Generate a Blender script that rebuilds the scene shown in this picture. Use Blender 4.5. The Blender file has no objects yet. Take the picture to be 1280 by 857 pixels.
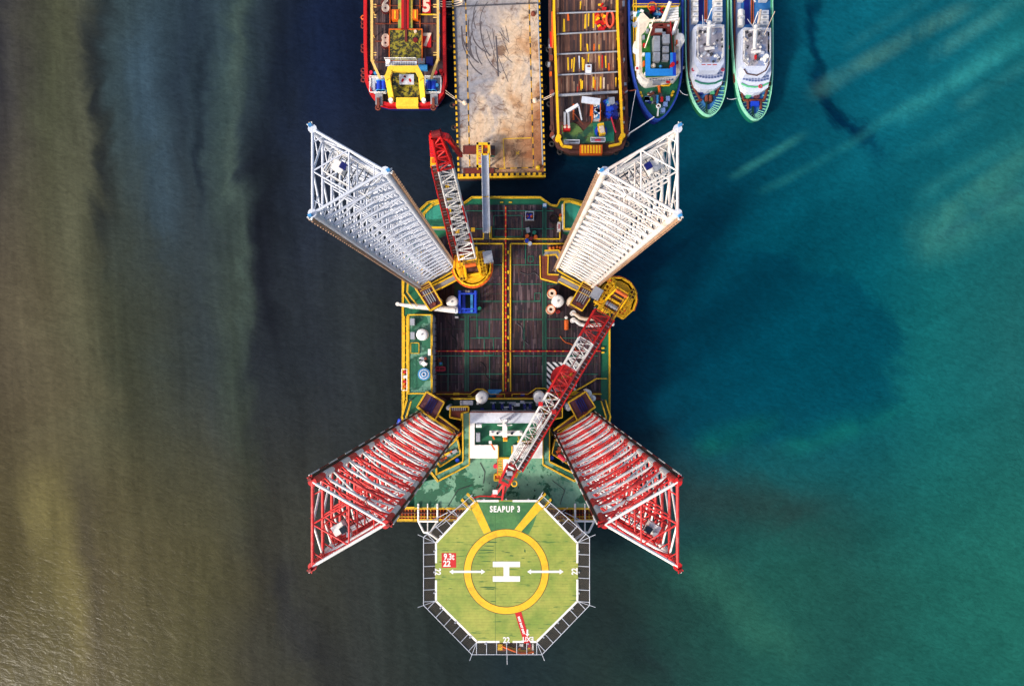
import bpy, math, random
from mathutils import Vector
random.seed(11)
R=random.random
def U(a,b): return a+(b-a)*random.random()
scn=bpy.context.scene
COL=scn.collection
# ------------------------------------------------------------------ camera geometry (drone, straight down)
F=853.0; H=119.0; CX,CY=645.0,441.0
def W(px,py,z):
    s=(H-z)/F
    return Vector(((px-CX)*s,-(py-CY)*s,z))
def S(z): return (H-z)/F
MX=632.8
def mx(p): return [(2*MX-x,y) for x,y in p]

# ------------------------------------------------------------------ materials
def lin(c):
    o=[]
    for v in c:
        v=v/255.0
        o.append(v/12.92 if v<=.04045 else ((v+.055)/1.055)**2.4)
    return o+[1.0]
MATS={}
def newmat(name):
    m=bpy.data.materials.new(name); m.use_nodes=True
    nt=m.node_tree; b=nt.nodes['Principled BSDF']
    MATS[name]=m
    return m,nt,b
def node(nt,t,**k):
    n=nt.nodes.new(t)
    for a,v in k.items(): setattr(n,a,v)
    return n
def ramp(nt,fac,stops,interp='LINEAR'):
    r=nt.nodes.new('ShaderNodeValToRGB'); e=r.color_ramp; e.interpolation=interp
    while len(e.elements)>1: e.elements.remove(e.elements[-1])
    e.elements[0].position=stops[0][0]; e.elements[0].color=stops[0][1]
    for p,c in stops[1:]:
        q=e.elements.new(p); q.color=c
    nt.links.new(fac,r.inputs[0]); return r.outputs[0]
def mix(nt,f,a,b,mode='MIX'):
    m=nt.nodes.new('ShaderNodeMix'); m.data_type='RGBA'; m.blend_type=mode
    for s,v in ((0,f),(6,a),(7,b)):
        if hasattr(v,'links') or hasattr(v,'is_linked'): nt.links.new(v,m.inputs[s])
        elif isinstance(v,(int,float)): m.inputs[s].default_value=v
        else: m.inputs[s].default_value=v
    return m.outputs[2]
def noise(nt,scale,vec,detail=3,rough=.55,dist=0):
    n=nt.nodes.new('ShaderNodeTexNoise'); n.inputs['Scale'].default_value=scale
    n.inputs['Detail'].default_value=detail; n.inputs['Roughness'].default_value=rough
    n.inputs['Distortion'].default_value=dist
    nt.links.new(vec,n.inputs['Vector']); return n.outputs[0]
def coords(nt,scale=(1,1,1)):
    t=nt.nodes.new('ShaderNodeTexCoord'); mp=nt.nodes.new('ShaderNodeMapping')
    mp.inputs['Scale'].default_value=scale
    nt.links.new(t.outputs['Object'],mp.inputs[0]); return mp.outputs[0]
def math_(nt,op,a,b=None,c=None,clamp=False):
    m=nt.nodes.new('ShaderNodeMath'); m.operation=op; m.use_clamp=clamp
    for i,v in enumerate((a,b,c)):
        if v is None: continue
        if isinstance(v,(int,float)): m.inputs[i].default_value=v
        else: nt.links.new(v,m.inputs[i])
    return m.outputs[0]
def W4(v): return (v,v,v,1)
def paint(name,rgb,dirt=.45,dcol=(70,48,34),scale=.9,rough=.5,metal=0,bump=.0,thr=(.48,.72)):
    m,nt,b=newmat(name); v=coords(nt)
    f=ramp(nt,noise(nt,scale,v,5,.65),[(thr[0],W4(0)),(thr[1],W4(dirt))])
    c=mix(nt,f,lin(rgb),lin(dcol))
    f2=ramp(nt,noise(nt,scale*5,v,4,.7),[(.35,W4(.72)),(.65,W4(1.0))])
    c=mix(nt,.6,c,mix(nt,1.0,c,f2,'MULTIPLY'))
    nt.links.new(c,b.inputs['Base Color'])
    b.inputs['Roughness'].default_value=rough; b.inputs['Metallic'].default_value=metal
    return m
def patchy(name,c1,c2,scale=.35,edge=(.49,.52),rough=.55,c3=None,detail=4):
    m,nt,b=newmat(name); v=coords(nt)
    f=ramp(nt,noise(nt,scale,v,detail,.6,.3),[(edge[0],W4(0)),(edge[1],W4(1))])
    c=mix(nt,f,lin(c1),lin(c2))
    if c3:
        g=ramp(nt,noise(nt,scale*3.1,v,5,.7),[(.56,W4(0)),(.62,W4(.8))])
        c=mix(nt,g,c,lin(c3))
    f2=ramp(nt,noise(nt,2.5,v,5,.7),[(.3,W4(.7)),(.7,W4(1.0))])
    c=mix(nt,1.0,c,f2,'MULTIPLY')
    nt.links.new(c,b.inputs['Base Color']); b.inputs['Roughness'].default_value=rough
    return m
def wood(name,cols,pw=.32,plen=5.0,rough=.8,gap=.1):
    m,nt,b=newmat(name); v=coords(nt)
    sp=node(nt,'ShaderNodeSeparateXYZ'); nt.links.new(v,sp.inputs[0])
    xi=math_(nt,'DIVIDE',sp.outputs[0],pw); fl=math_(nt,'FLOOR',xi); fr=math_(nt,'FRACT',xi)
    off=math_(nt,'MULTIPLY',fl,3.71)
    yi=math_(nt,'FLOOR',math_(nt,'DIVIDE',math_(nt,'ADD',sp.outputs[1],off),plen))
    cb=node(nt,'ShaderNodeCombineXYZ'); nt.links.new(fl,cb.inputs[0]); nt.links.new(yi,cb.inputs[1])
    wn=node(nt,'ShaderNodeTexWhiteNoise',noise_dimensions='2D'); nt.links.new(cb.outputs[0],wn.inputs['Vector'])
    n=len(cols)
    c=ramp(nt,wn.outputs[0],[(i/n,lin(q)) for i,q in enumerate(cols)],'CONSTANT')
    g=noise(nt,1.0,coords(nt,(6,.5,1)),5,.7)
    c=mix(nt,1.0,c,ramp(nt,g,[(.3,W4(.32)),(.7,W4(1.35))]),'MULTIPLY')
    big=noise(nt,.13,v,4,.6)
    c=mix(nt,1.0,c,ramp(nt,big,[(.35,W4(.55)),(.68,W4(1.15))]),'MULTIPLY')
    tn=ramp(nt,noise(nt,.22,v,6,.7,.6),[(.54,W4(0)),(.70,W4(.3))])
    c=mix(nt,tn,c,lin((100,56,44)))
    gp=math_(nt,'LESS_THAN',fr,gap)
    c=mix(nt,gp,c,lin((12,9,10)))
    nt.links.new(c,b.inputs['Base Color']); b.inputs['Roughness'].default_value=rough
    bp=node(nt,'ShaderNodeBump'); bp.inputs['Strength'].default_value=.6; bp.inputs['Distance'].default_value=.05
    nt.links.new(math_(nt,'SUBTRACT',1.0,gp),bp.inputs['Height']); nt.links.new(bp.outputs[0],b.inputs['Normal'])
    return m
def dashes(name,c1,c2,axis,period,duty=.5,rough=.5):
    m,nt,b=newmat(name); v=coords(nt); sp=node(nt,'ShaderNodeSeparateXYZ'); nt.links.new(v,sp.inputs[0])
    if axis=='d': s=math_(nt,'ADD',sp.outputs[0],sp.outputs[1])
    else: s=sp.outputs[axis]
    f=math_(nt,'LESS_THAN',math_(nt,'FRACT',math_(nt,'DIVIDE',s,period)),duty)
    c=mix(nt,f,lin(c2),lin(c1))
    c=mix(nt,1.0,c,ramp(nt,noise(nt,2.0,v,5,.7),[(.35,W4(.55)),(.6,W4(1))]),'MULTIPLY')
    nt.links.new(c,b.inputs['Base Color']); b.inputs['Roughness'].default_value=rough
    return m

paintc=paint('cream_paint',(226,206,184),.4,(170,110,70),1.2)
vio=paint('violet_cloth',(90,50,150),.2,(60,30,80),2,.8)
skid=paint('tyre_rubber_marks',(84,78,82),.4,(60,56,60),1.5,.9)
paintb=paint('cream_yellow_paint',(236,196,112),.4,(180,120,50),1.0)
paintg=patchy('yellow_green_trough',(150,170,80),(222,170,40),.14,(.46,.56))
paint_arch=paint('arch_yellow',(244,204,56),.3,(200,130,20),.8)
paintr=paint('faded_orange_red',(224,84,56),.4,(150,40,26),1.4)
paintw=paint('warm_white_paint',(236,220,198),.3,(190,150,110),.8)
limeg=paint('bright_green_deck',(34,112,34),.4,(12,56,30),.8)
lblue2=paint('awning_blue',(30,140,226),.25,(20,90,180),.4,.6)
nblue2=paint('aft_deck_blue',(8,26,130),.4,(4,12,70),.3)
lbl2=paint('pale_slate_blue',(120,150,206),.4,(80,100,140),1)
blud=patchy('crewboat_blue_deck',(30,100,170),(60,130,196),.5,(.4,.6))
paleb=paint('pale_blue_deck',(120,148,196),.4,(170,170,190),.6)
greyr=patchy('pale_roof_paint',(170,166,176),(132,150,190),.45,(.5,.6))
hgreen=paint('crewboat_hull_green',(16,90,56),.4,(8,50,40),.5)
slate=paint('slate_window',(92,108,150),.2,(60,70,90),1,.2)
tugb=paint('tug_gunwale_blue',(30,66,160),.55,(14,24,70),.8)
lred=paint('leg_red_paint',(226,46,44),.35,(236,150,140),1.4)
boatw=paint('boat_white',(212,220,238),.3,(180,180,196),.7)
dgrn2=paint('scuffed_dark_green',(40,92,40),.4,(30,60,30),1.2)
paleg=paint('pale_mint_frames',(150,226,190),.3,(80,160,120),1)
cream=paint('sunlit_leg_white',(230,224,218),.5,(190,140,100),.5,.5)  # white of the north-east leg, warm sunlight put into the colour
yel=paint('yellow_paint',(232,186,24),.35,(120,70,20),1.2)
yel2=paint('crane_yellow',(248,192,12),.22,(206,120,10),1.0)
ora=paint('orange_paint',(222,98,14),.35,(110,50,20),1.0)
red=paint('red_paint',(196,16,18),.3,(90,18,14),1.0)
dred=paint('dark_red_paint',(120,16,16),.4,(50,18,14),1.0)
pink=paint('pink_red_paint',(206,30,66),.2,(90,18,14),1.0)
whi=paint('white_paint',(240,238,234),.35,(178,160,140),.8,.45)
whi2=paint('weathered_white_paint',(222,222,224),.5,(190,160,130),.5,.5)
cool=paint('cool_white_paint',(206,212,224),.4,(176,168,168),.4,.45)
grey=paint('grey_paint',(150,150,156),.5,(90,84,80),.8)
dgrey=paint('dark_grey_steel',(66,66,72),.5,(40,32,28),.8)
blk=paint('black_rubber',(18,18,20),.3,(40,34,30),1.5,.7)
blue=paint('blue_paint',(14,62,196),.3,(8,20,80),1.1)
lblue=paint('light_blue_paint',(56,140,200),.3,(30,70,110),.8)
nblue=paint('navy_blue_paint',(10,24,110),.35,(6,10,40),.5)
teal=paint('teal_paint',(16,120,96),.4,(8,50,40),.6)
rack=paint('greasy_rack_steel',(176,140,112),.5,(70,40,26),1.5,.55)
rackb=paint('black_rack_steel',(22,18,20),.3,(60,26,20),1.5,.5)
rust=paint('rusty_steel',(118,52,34),.7,(60,34,28),.7,.8)
rust2=paint('rust_brown_steel',(84,46,38),.6,(40,28,28),.5,.8)
redox=paint('red_oxide_plate',(104,30,22),.5,(60,26,22),.8,.75)
mach=paint('brown_machinery_plate',(92,44,54),.6,(50,30,40),.8,.7)
silver=paint('silver_plate',(178,182,190),.4,(120,110,104),.8,.35,.4)
glass=paint('dark_window_glass',(18,28,40),.2,(10,12,16),1,.08)
grn=patchy('worn_green_deck',(112,160,132),(16,88,58),.22,(.50,.515),c3=(34,120,92),detail=9)
grn2=patchy('wet_green_deck',(8,92,66),(46,146,122),.28,(.5,.56))
grn3=paint('green_deck_paint',(14,104,70),.4,(8,54,40),.6)
grnp=patchy('patchy_deckhouse_green',(98,150,128),(24,100,72),.32,(.5,.54),c3=(20,80,56))
dgrn=paint('dark_green_paint',(10,58,42),.4,(8,26,22),.7)
hullg=paint('hull_green',(18,70,52),.5,(60,40,24),.4)
lime=paint('lime_green_paint',(90,160,60),.4,(40,110,40),.5)
mint=paint('pale_green_bulwark',(84,176,124),.4,(40,120,84),.5)
mossy=patchy('mossy_hatch',(150,140,34),(22,32,20),1.5,(.45,.52),c3=(196,156,34),detail=8)
moss2=patchy('worn_green_floor',(96,128,62),(34,84,60),.4,(.48,.56),c3=(60,60,34))
deckw=wood('timber_deck',[(58,36,44),(74,48,48),(36,24,34),(80,58,62),(54,36,50),(104,84,90),(40,26,42),(80,54,62),(50,32,40),(70,50,66)],.24,3.0)
hatchw=wood('hatch_timber',[(60,44,52),(84,60,60),(48,36,44),(110,88,88),(70,48,48),(96,66,56)],.3,9)
bargew=wood('barge_timber',[(108,70,56),(140,98,78),(66,44,46),(166,130,108),(118,76,60),(84,54,50)],.3,7)
hazd=dashes('hazard_dashes',(238,182,20),(16,14,16),1,.95,.55)
hazx=dashes('hazard_dashes_across',(238,182,20),(16,14,16),0,.95,.55)
hazth=dashes('thin_hazard_line',(214,160,30),(40,34,34),1,1.9,.6)
hazthx=dashes('thin_hazard_line_across',(214,160,30),(40,34,34),0,1.9,.6)
zeb=dashes('striped_pad_paint',(232,232,232),(20,20,30),'d',1.0,.5)
redline=dashes('red_yellow_pipe_paint',(214,40,14),(226,150,30),1,.95,.72)
redlinex=dashes('red_yellow_pipe_paint_across',(190,20,18),(226,130,30),0,1.35,.78)
net=None

def concrete():
    m,nt,b=newmat('pier_concrete'); v=coords(nt)
    sp=node(nt,'ShaderNodeSeparateXYZ'); nt.links.new(v,sp.inputs[0])
    gr=math_(nt,'ADD',math_(nt,'MULTIPLY',sp.outputs[0],.022),math_(nt,'MULTIPLY',sp.outputs[1],-.010))
    base=ramp(nt,math_(nt,'ADD',noise(nt,.12,v,5,.65,.6),gr),[(.30,lin((138,138,146))),(.44,lin((172,160,152))),(.52,lin((206,182,156))),(.66,lin((190,150,112))),(.8,lin((150,96,60)))])
    fine=ramp(nt,noise(nt,1.3,v,7,.75),[(.3,W4(.62)),(.62,W4(1.08))])
    c=mix(nt,1.0,base,fine,'MULTIPLY')
    st=ramp(nt,noise(nt,.5,v,7,.75,.8),[(.53,W4(0)),(.63,W4(.8))])
    c=mix(nt,st,c,lin((92,58,38)))
    vo=node(nt,'ShaderNodeTexVoronoi',feature='DISTANCE_TO_EDGE'); vo.inputs['Scale'].default_value=.45
    wv=node(nt,'ShaderNodeVectorMath',operation='ADD')
    nz=node(nt,'ShaderNodeTexNoise'); nz.inputs['Scale'].default_value=.7; nz.inputs['Detail'].default_value=6; nt.links.new(v,nz.inputs['Vector'])
    nt.links.new(v,wv.inputs[0]); nt.links.new(nz.outputs[1],wv.inputs[1]); nt.links.new(wv.outputs[0],vo.inputs['Vector'])
    cr=math_(nt,'MULTIPLY',ramp(nt,vo.outputs[0],[(0,W4(.6)),(.03,W4(0))]),ramp(nt,noise(nt,.22,v,4,.6),[(.46,W4(0)),(.58,W4(1))]))
    c=mix(nt,cr,c,lin((60,42,34)))
    nt.links.new(c,b.inputs['Base Color']); b.inputs['Roughness'].default_value=.85
    return m
conc=concrete()

def helipaint():
    m,nt,b=newmat('helideck_green'); v=coords(nt)
    c=ramp(nt,noise(nt,.25,v,4,.6),[(.35,lin((120,142,54))),(.65,lin((156,160,70)))])
    # seams of the deck planks and tyre scuffs
    sp=node(nt,'ShaderNodeSeparateXYZ'); nt.links.new(v,sp.inputs[0])
    fr=math_(nt,'FRACT',math_(nt,'DIVIDE',sp.outputs[1],.42))
    c=mix(nt,math_(nt,'MULTIPLY',math_(nt,'LESS_THAN',fr,.14),.28),c,lin((70,110,40)))
    g=ramp(nt,noise(nt,1.0,coords(nt,(.35,3.0,1)),4,.6),[(.62,W4(0)),(.66,W4(.75))])
    c=mix(nt,g,c,lin((46,100,40)))
    c=mix(nt,1.0,c,ramp(nt,noise(nt,1.6,v,6,.7),[(.3,W4(.8)),(.6,W4(1.03))]),'MULTIPLY')
    nt.links.new(c,b.inputs['Base Color']); b.inputs['Roughness'].default_value=.7
    return m
heli=helipaint()
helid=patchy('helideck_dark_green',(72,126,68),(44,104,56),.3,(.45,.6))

def sea_mat():
    m,nt,b=newmat('sea_water')
    v=coords(nt); sp=node(nt,'ShaderNodeSeparateXYZ'); nt.links.new(v,sp.inputs[0])
    X,Y=sp.outputs[0],sp.outputs[1]
    def rot(scale,ang):
        t=nt.nodes.new('ShaderNodeTexCoord'); r_=nt.nodes.new('ShaderNodeMapping'); r_.inputs['Rotation'].default_value=(0,0,ang)
        q=nt.nodes.new('ShaderNodeMapping'); q.inputs['Scale'].default_value=scale
        nt.links.new(t.outputs['Object'],r_.inputs[0]); nt.links.new(r_.outputs[0],q.inputs[0]); return q.outputs[0]
    C_=lambda n: math_(nt,'SUBTRACT',n,.5)
    MU=lambda a,c: math_(nt,'MULTIPLY',a,c)
    AD=lambda a,c: math_(nt,'ADD',a,c)
    def sstep(x,lo,hi):
        q=node(nt,'ShaderNodeMapRange'); q.interpolation_type='SMOOTHSTEP'; nt.links.new(x,q.inputs[0]); q.inputs[1].default_value=lo; q.inputs[2].default_value=hi
        return q.outputs[0]
    ns=noise(nt,1.0,rot((.085,.0085,1),-.06),6,.62,.5)
    ns2=noise(nt,1.0,rot((.32,.022,1),-.09),5,.6,.7)
    nb=noise(nt,1.0,coords(nt,(.022,.022,1)),4,.55,.6)
    nm=noise(nt,1.0,coords(nt,(.06,.045,1)),5,.6,1.2)
    nd=noise(nt,1.0,rot((.020,.11,1),-.55),5,.6,.7)      # east: wisps running north-east
    wx=AD(X,MU(C_(nb),13)); wx=AD(wx,MU(C_(nm),9))
    wy=AD(Y,AD(MU(C_(nb),10),MU(C_(nm),6)))
    t=math_(nt,'DIVIDE',AD(wx,95),190,clamp=True)
    def rp(l): return ramp(nt,t,[(max(0,min(1,((px-CX)*.1395+95)/190)),lin(c)) for px,c in l])
    N=rp([(0,(46,46,50)),(30,(58,58,52)),(75,(66,70,54)),(110,(54,58,50)),(128,(32,40,42)),(150,(44,58,62)),(190,(44,60,68)),(235,(32,44,54)),(262,(38,52,60)),(285,(48,64,64)),(312,(36,48,56)),(345,(22,30,42)),(400,(18,28,50)),(440,(14,22,40)),(570,(14,30,44)),(700,(5,38,58)),(800,(4,54,72)),(900,(4,64,80)),(1000,(6,80,96)),(1080,(9,88,102)),(1180,(10,86,98)),(1280,(16,88,94))])
    M=rp([(0,(70,64,50)),(60,(78,74,56)),(110,(74,74,56)),(150,(52,56,44)),(200,(48,54,48)),(260,(42,50,52)),(300,(48,58,52)),(330,(32,38,42)),(400,(34,40,46)),(460,(34,40,42)),(520,(30,34,40)),(640,(18,32,44)),(770,(3,40,62)),(860,(0,58,76)),(980,(0,68,82)),(1100,(3,72,82)),(1180,(14,86,88)),(1280,(22,82,82))])
    Q=rp([(0,(72,66,38)),(60,(78,73,45)),(110,(72,66,43)),(170,(72,68,45)),(250,(68,66,44)),(320,(48,48,40)),(380,(52,54,46)),(440,(40,44,42)),(520,(36,44,42)),(640,(26,38,42)),(760,(30,44,42)),(850,(26,56,52)),(960,(26,74,66)),(1060,(24,70,64)),(1180,(24,82,74)),(1280,(26,88,78))])
    c=mix(nt,sstep(wy,4,52),M,N); c=mix(nt,sstep(wy,2,-44),c,Q)
    def G(px,py): return ((px-CX)*.1395,-(py-CY)*.1395)
    def streak(p,q,w,col,amt,soft=1.0):
        (ax,ay),(bx,by)=G(*p),G(*q); L=math.hypot(bx-ax,by-ay); dx,dy=(bx-ax)/L,(by-ay)/L
        ux=math_(nt,'SUBTRACT',wx,ax); uy=math_(nt,'SUBTRACT',wy,ay)
        al=AD(MU(ux,dx),MU(uy,dy)); ac=math_(nt,'ABSOLUTE',AD(MU(ux,-dy),MU(uy,dx)))
        f=MU(MU(sstep(ac,w,0),sstep(al,-L*.18,L*.15)),sstep(al,L*1.15,L*.7))
        return MU(MU(f,ramp(nt,nm,[(.30,W4(.25)),(.55,W4(1.0))])),amt),lin(col)
    for p,q,w,col,amt in (((85,-20),(130,330),6.5,(78,80,60),.4),((118,20),(150,320),3.2,(20,24,28),.75),((285,-20),(316,440),2.0,(66,82,74),.45),
        ((255,60),(262,260),1.4,(14,20,30),.6),((330,180),(352,460),5,(14,16,24),.7),((345,700),(420,880),7,(26,28,36),.55),((95,600),(118,857),3.5,(52,48,44),.4),((50,600),(100,857),6,(120,112,66),.35),
        ((185,20),(230,330),4.5,(50,70,84),.4),((1000,-10),(1018,110),1.5,(0,40,62),.9),((1008,95),(1100,200),2.2,(0,36,62),.95),((1000,60),(1060,150),1.2,(0,40,60),.7),((1025,112),(1215,5),2.4,(74,132,120),.6),((1090,160),(1290,50),1.6,(36,116,118),.45),((1120,150),(1290,40),3.0,(40,124,124),.5),  # pale upper-right streaks: light rays put into the water colour
        ((925,215),(1010,165),1.3,(50,132,124),.5),((960,235),(1090,165),1.4,(34,116,116),.45),((1150,245),(1290,165),2.2,(40,114,112),.4),((1180,292),(1285,232),1.8,(0,62,84),.6),((1190,262),(1290,185),3.0,(58,124,112),.5),((1150,300),(1290,240),7,(60,120,104),.4),((1160,75),(1290,-10),2.2,(60,128,124),.45),((1060,60),(1160,0),1.6,(40,112,116),.4),((1130,200),(1240,140),2.0,(30,108,112),.4),((1240,120),(1290,96),2.5,(0,62,84),.4),((1190,140),(1290,80),2.0,(50,120,118),.4),  # more light rays painted in, with dark diagonals between them
        ((770,560),(860,520),3,(12,22,34),.6),((810,600),(1060,660),9,(34,46,44),.6),((860,700),(1000,830),6,(44,98,82),.4),((740,740),(850,857),8,(22,30,34),.55),  # first dark streak: shadow beside the south-east leg put into the colour
        ((880,550),(975,524),3.5,(14,98,84),.6),((990,552),(1160,490),4,(12,96,88),.55),((1040,90),(1100,120),5,(6,96,112),.5)):
        f,k=streak(p,q,w,col,amt); c=mix(nt,f,c,k)
    # clear dark water east of the hull with a ragged south-east rim
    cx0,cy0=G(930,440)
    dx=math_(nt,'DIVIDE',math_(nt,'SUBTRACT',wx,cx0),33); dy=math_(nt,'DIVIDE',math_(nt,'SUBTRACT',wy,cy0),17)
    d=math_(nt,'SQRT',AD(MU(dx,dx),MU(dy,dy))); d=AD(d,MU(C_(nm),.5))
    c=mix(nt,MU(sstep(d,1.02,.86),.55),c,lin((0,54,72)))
    # streak texture: strong over the silty west, faint over the east
    west=sstep(X,20,-30); 
    c=mix(nt,west,c,mix(nt,1.0,c,ramp(nt,ns,[(.30,W4(.72)),(.5,W4(1.0)),(.70,W4(1.2))]),'MULTIPLY'))
    c=mix(nt,west,c,mix(nt,1.0,c,ramp(nt,ns2,[(.32,W4(.86)),(.68,W4(1.14))]),'MULTIPLY'))
    east=sstep(X,0,45)
    c=mix(nt,east,c,mix(nt,1.0,c,ramp(nt,nd,[(.32,W4(.92)),(.5,W4(1.0)),(.70,W4(1.08))]),'MULTIPLY'))
    c=mix(nt,1.0,c,ramp(nt,nm,[(.32,W4(.93)),(.68,W4(1.07))]),'MULTIPLY')
    g=node(nt,'ShaderNodeHueSaturation'); g.inputs['Saturation'].default_value=1.0; g.inputs['Value'].default_value=SEA_GAIN
    nt.links.new(c,g.inputs['Color'])
    rp1=noise(nt,1.0,rot((.9,1.8,1),.3),7,.68,.6); rp2=noise(nt,1.0,rot((.22,.40,1),.4),5,.65,.8)
    c2=mix(nt,1.0,g.outputs[0],ramp(nt,rp1,[(.3,W4(.78)),(.7,W4(1.2))]),'MULTIPLY')
    c2=mix(nt,1.0,c2,ramp(nt,rp2,[(.3,W4(.90)),(.7,W4(1.09))]),'MULTIPLY')
    nt.links.new(c2,b.inputs['Base Color'])
    b.inputs['Roughness'].default_value=.16; b.inputs['IOR'].default_value=1.33
    b.inputs['Specular IOR Level'].default_value=.10
    bp=node(nt,'ShaderNodeBump'); bp.inputs['Strength'].default_value=.3; bp.inputs['Distance'].default_value=.16
    nt.links.new(AD(rp1,MU(rp2,1.5)),bp.inputs['Height']); nt.links.new(bp.outputs[0],b.inputs['Normal'])
    return m
SEA_GAIN=1.0

# ------------------------------------------------------------------ object helpers
def prop(o,label=None,cat=None,group=None,kind=None):
    if label: o['label']=label
    if cat: o['category']=cat
    if group: o['group']=group
    if kind: o['kind']=kind
    return o
def thing(name,label,cat,loc=(0,0,0),group=None):
    o=bpy.data.objects.new(name,None); COL.objects.link(o); o.location=loc; o.empty_display_size=.5
    return prop(o,label,cat,group)
def rootloc(o):
    while o.parent: o=o.parent
    return Vector(o.location)
def shift(pts,d): return [(p[0]+d[0],p[1]+d[1]) for p in pts]
def area(p): return .5*sum(p[i][0]*p[(i+1)%len(p)][1]-p[(i+1)%len(p)][0]*p[i][1] for i in range(len(p)))
def ccw(p): return list(p) if area(p)>0 else list(reversed(p))
def inset(p,d):
    p=ccw([(q[0],q[1]) for q in p]); n=len(p); o=[]
    for i in range(n):
        a=Vector(p[i-1]); b=Vector(p[i]); c=Vector(p[(i+1)%n])
        e1=(b-a).normalized(); e2=(c-b).normalized()
        n1=Vector((-e1.y,e1.x)); n2=Vector((-e2.y,e2.x)); m=(n1+n2)
        if m.length<1e-4: m=n1
        m.normalize(); k=d/max(.35,m.dot(n1)); o.append((b.x+m.x*k,b.y+m.y*k))
    return o
def PW(pts,z): return [tuple(W(x,y,z).xy) for x,y in pts]
def PW3(pts,z): return [W(x,y,z) for x,y in pts]
def smooth_open(p,it=2):
    for _ in range(it):
        o=[p[0]]
        for a,c in zip(p[:-1],p[1:]): o+=[(a[0]*.75+c[0]*.25,a[1]*.75+c[1]*.25),(a[0]*.25+c[0]*.75,a[1]*.25+c[1]*.75)]
        p=o+[p[-1]]
    return p
class MB:
    def __init__(s): s.v=[];s.f=[];s.mi=[];s.sm=[];s.mats=[]
    def m(s,mat):
        if mat not in s.mats: s.mats.append(mat)
        return s.mats.index(mat)
    def add(s,vs,fs,mat,smooth=False):
        o=len(s.v); s.v+= [tuple(q) for q in vs]; k=s.m(mat)
        for f in fs: s.f.append([o+i for i in f]); s.mi.append(k); s.sm.append(smooth)
    def prism(s,pts,z0,z1,mat,side=None,bottom=True):
        p=ccw([(q[0],q[1]) for q in pts]); n=len(p)
        s.add([(x,y,z1) for x,y in p],[list(range(n))],mat)
        vs=[(x,y,z0) for x,y in p]+[(x,y,z1) for x,y in p]
        s.add(vs,[[i,(i+1)%n,n+(i+1)%n,n+i] for i in range(n)]+([list(range(n))[::-1]] if bottom else []),side or mat)
    def ppoly(s,px,z0,z1,mat,side=None): s.prism(PW(px,z1),z0,z1,mat,side)
    def prect(s,x0,y0,x1,y1,z0,z1,mat,side=None): s.ppoly([(x0,y0),(x1,y0),(x1,y1),(x0,y1)],z0,z1,mat,side)
    def loft(s,pa,za,pb,zb,mat,smooth=False):
        n=len(pa); s.add([(x,y,za) for x,y in pa]+[(x,y,zb) for x,y in pb],[[i,(i+1)%n,n+(i+1)%n,n+i] for i in range(n)],mat,smooth)
    def ringwall(s,out,inn,z0,z1,mat,inmat=None):
        n=len(out)
        s.loft(out,z0,out,z1,mat); s.loft(inn,z1,inn,z0,inmat or mat)
        s.add([(x,y,z1) for x,y in out]+[(x,y,z1) for x,y in inn],[[i,(i+1)%n,n+(i+1)%n,n+i] for i in range(n)],mat)
    def box(s,x,y,z0,sx,sy,sz,mat,rz=0,side=None):
        c,t=math.cos(rz),math.sin(rz)
        s.prism([(x+a*sx/2*c-b*sy/2*t,y+a*sx/2*t+b*sy/2*c) for a,b in((-1,-1),(1,-1),(1,1),(-1,1))],z0,z0+sz,mat,side)
    def beam(s,p,q,w,h,mat,up=(0,0,1)):
        p=Vector(p);q=Vector(q);d=q-p
        if d.length<1e-5: return
        d.normalize(); u=Vector(up)
        if abs(d.dot(u))>.98: u=Vector((1,0,0))
        a=d.cross(u).normalized(); b=a.cross(d).normalized()
        vs=[]
        for e in(p,q):
            for i,j in((-1,-1),(1,-1),(1,1),(-1,1)): vs.append(e+a*(i*w/2)+b*(j*h/2))
        s.add(vs,[[0,1,2,3],[7,6,5,4],[0,4,5,1],[1,5,6,2],[2,6,7,3],[3,7,4,0]],mat)
    def tube(s,p,q,r,mat,n=6,r2=None,caps=True):
        p=Vector(p);q=Vector(q);d=q-p
        if d.length<1e-5: return
        d.normalize(); u=Vector((0,0,1)) if abs(d.z)<.95 else Vector((1,0,0))
        a=d.cross(u).normalized(); b=a.cross(d).normalized(); r2=r if r2 is None else r2
        vs=[]
        for e,rr in((p,r),(q,r2)):
            for i in range(n):
                t=2*math.pi*i/n; vs.append(e+a*(rr*math.cos(t))+b*(rr*math.sin(t)))
        s.add(vs,[[i,(i+1)%n,n+(i+1)%n,n+i] for i in range(n)],mat,True)
        if caps: s.add(vs,[list(range(n))[::-1],list(range(n,2*n))],mat)
    def path(s,pts,r,mat,n=6,closed=False):
        pts=[Vector(p) for p in pts]
        if closed: pts=pts+[pts[0]]
        for a,b in zip(pts[:-1],pts[1:]): s.tube(a,b,r,mat,n)
    def cyl(s,x,y,z0,z1,r,mat,n=20,r2=None): s.tube((x,y,z0),(x,y,z1),r,mat,n,r2)
    def dome(s,x,y,z,r,h,mat,n=20,k=5):
        vs=[];fs=[]
        for j in range(k):
            a=math.pi/2*j/k
            for i in range(n):
                t=2*math.pi*i/n; vs.append((x+r*math.cos(a)*math.cos(t),y+r*math.cos(a)*math.sin(t),z+h*math.sin(a)))
        vs.append((x,y,z+h))
        for j in range(k-1):
            for i in range(n): fs.append([j*n+i,j*n+(i+1)%n,(j+1)*n+(i+1)%n,(j+1)*n+i])
        for i in range(n): fs.append([(k-1)*n+i,(k-1)*n+(i+1)%n,k*n])
        s.add(vs,fs,mat,True)
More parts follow.
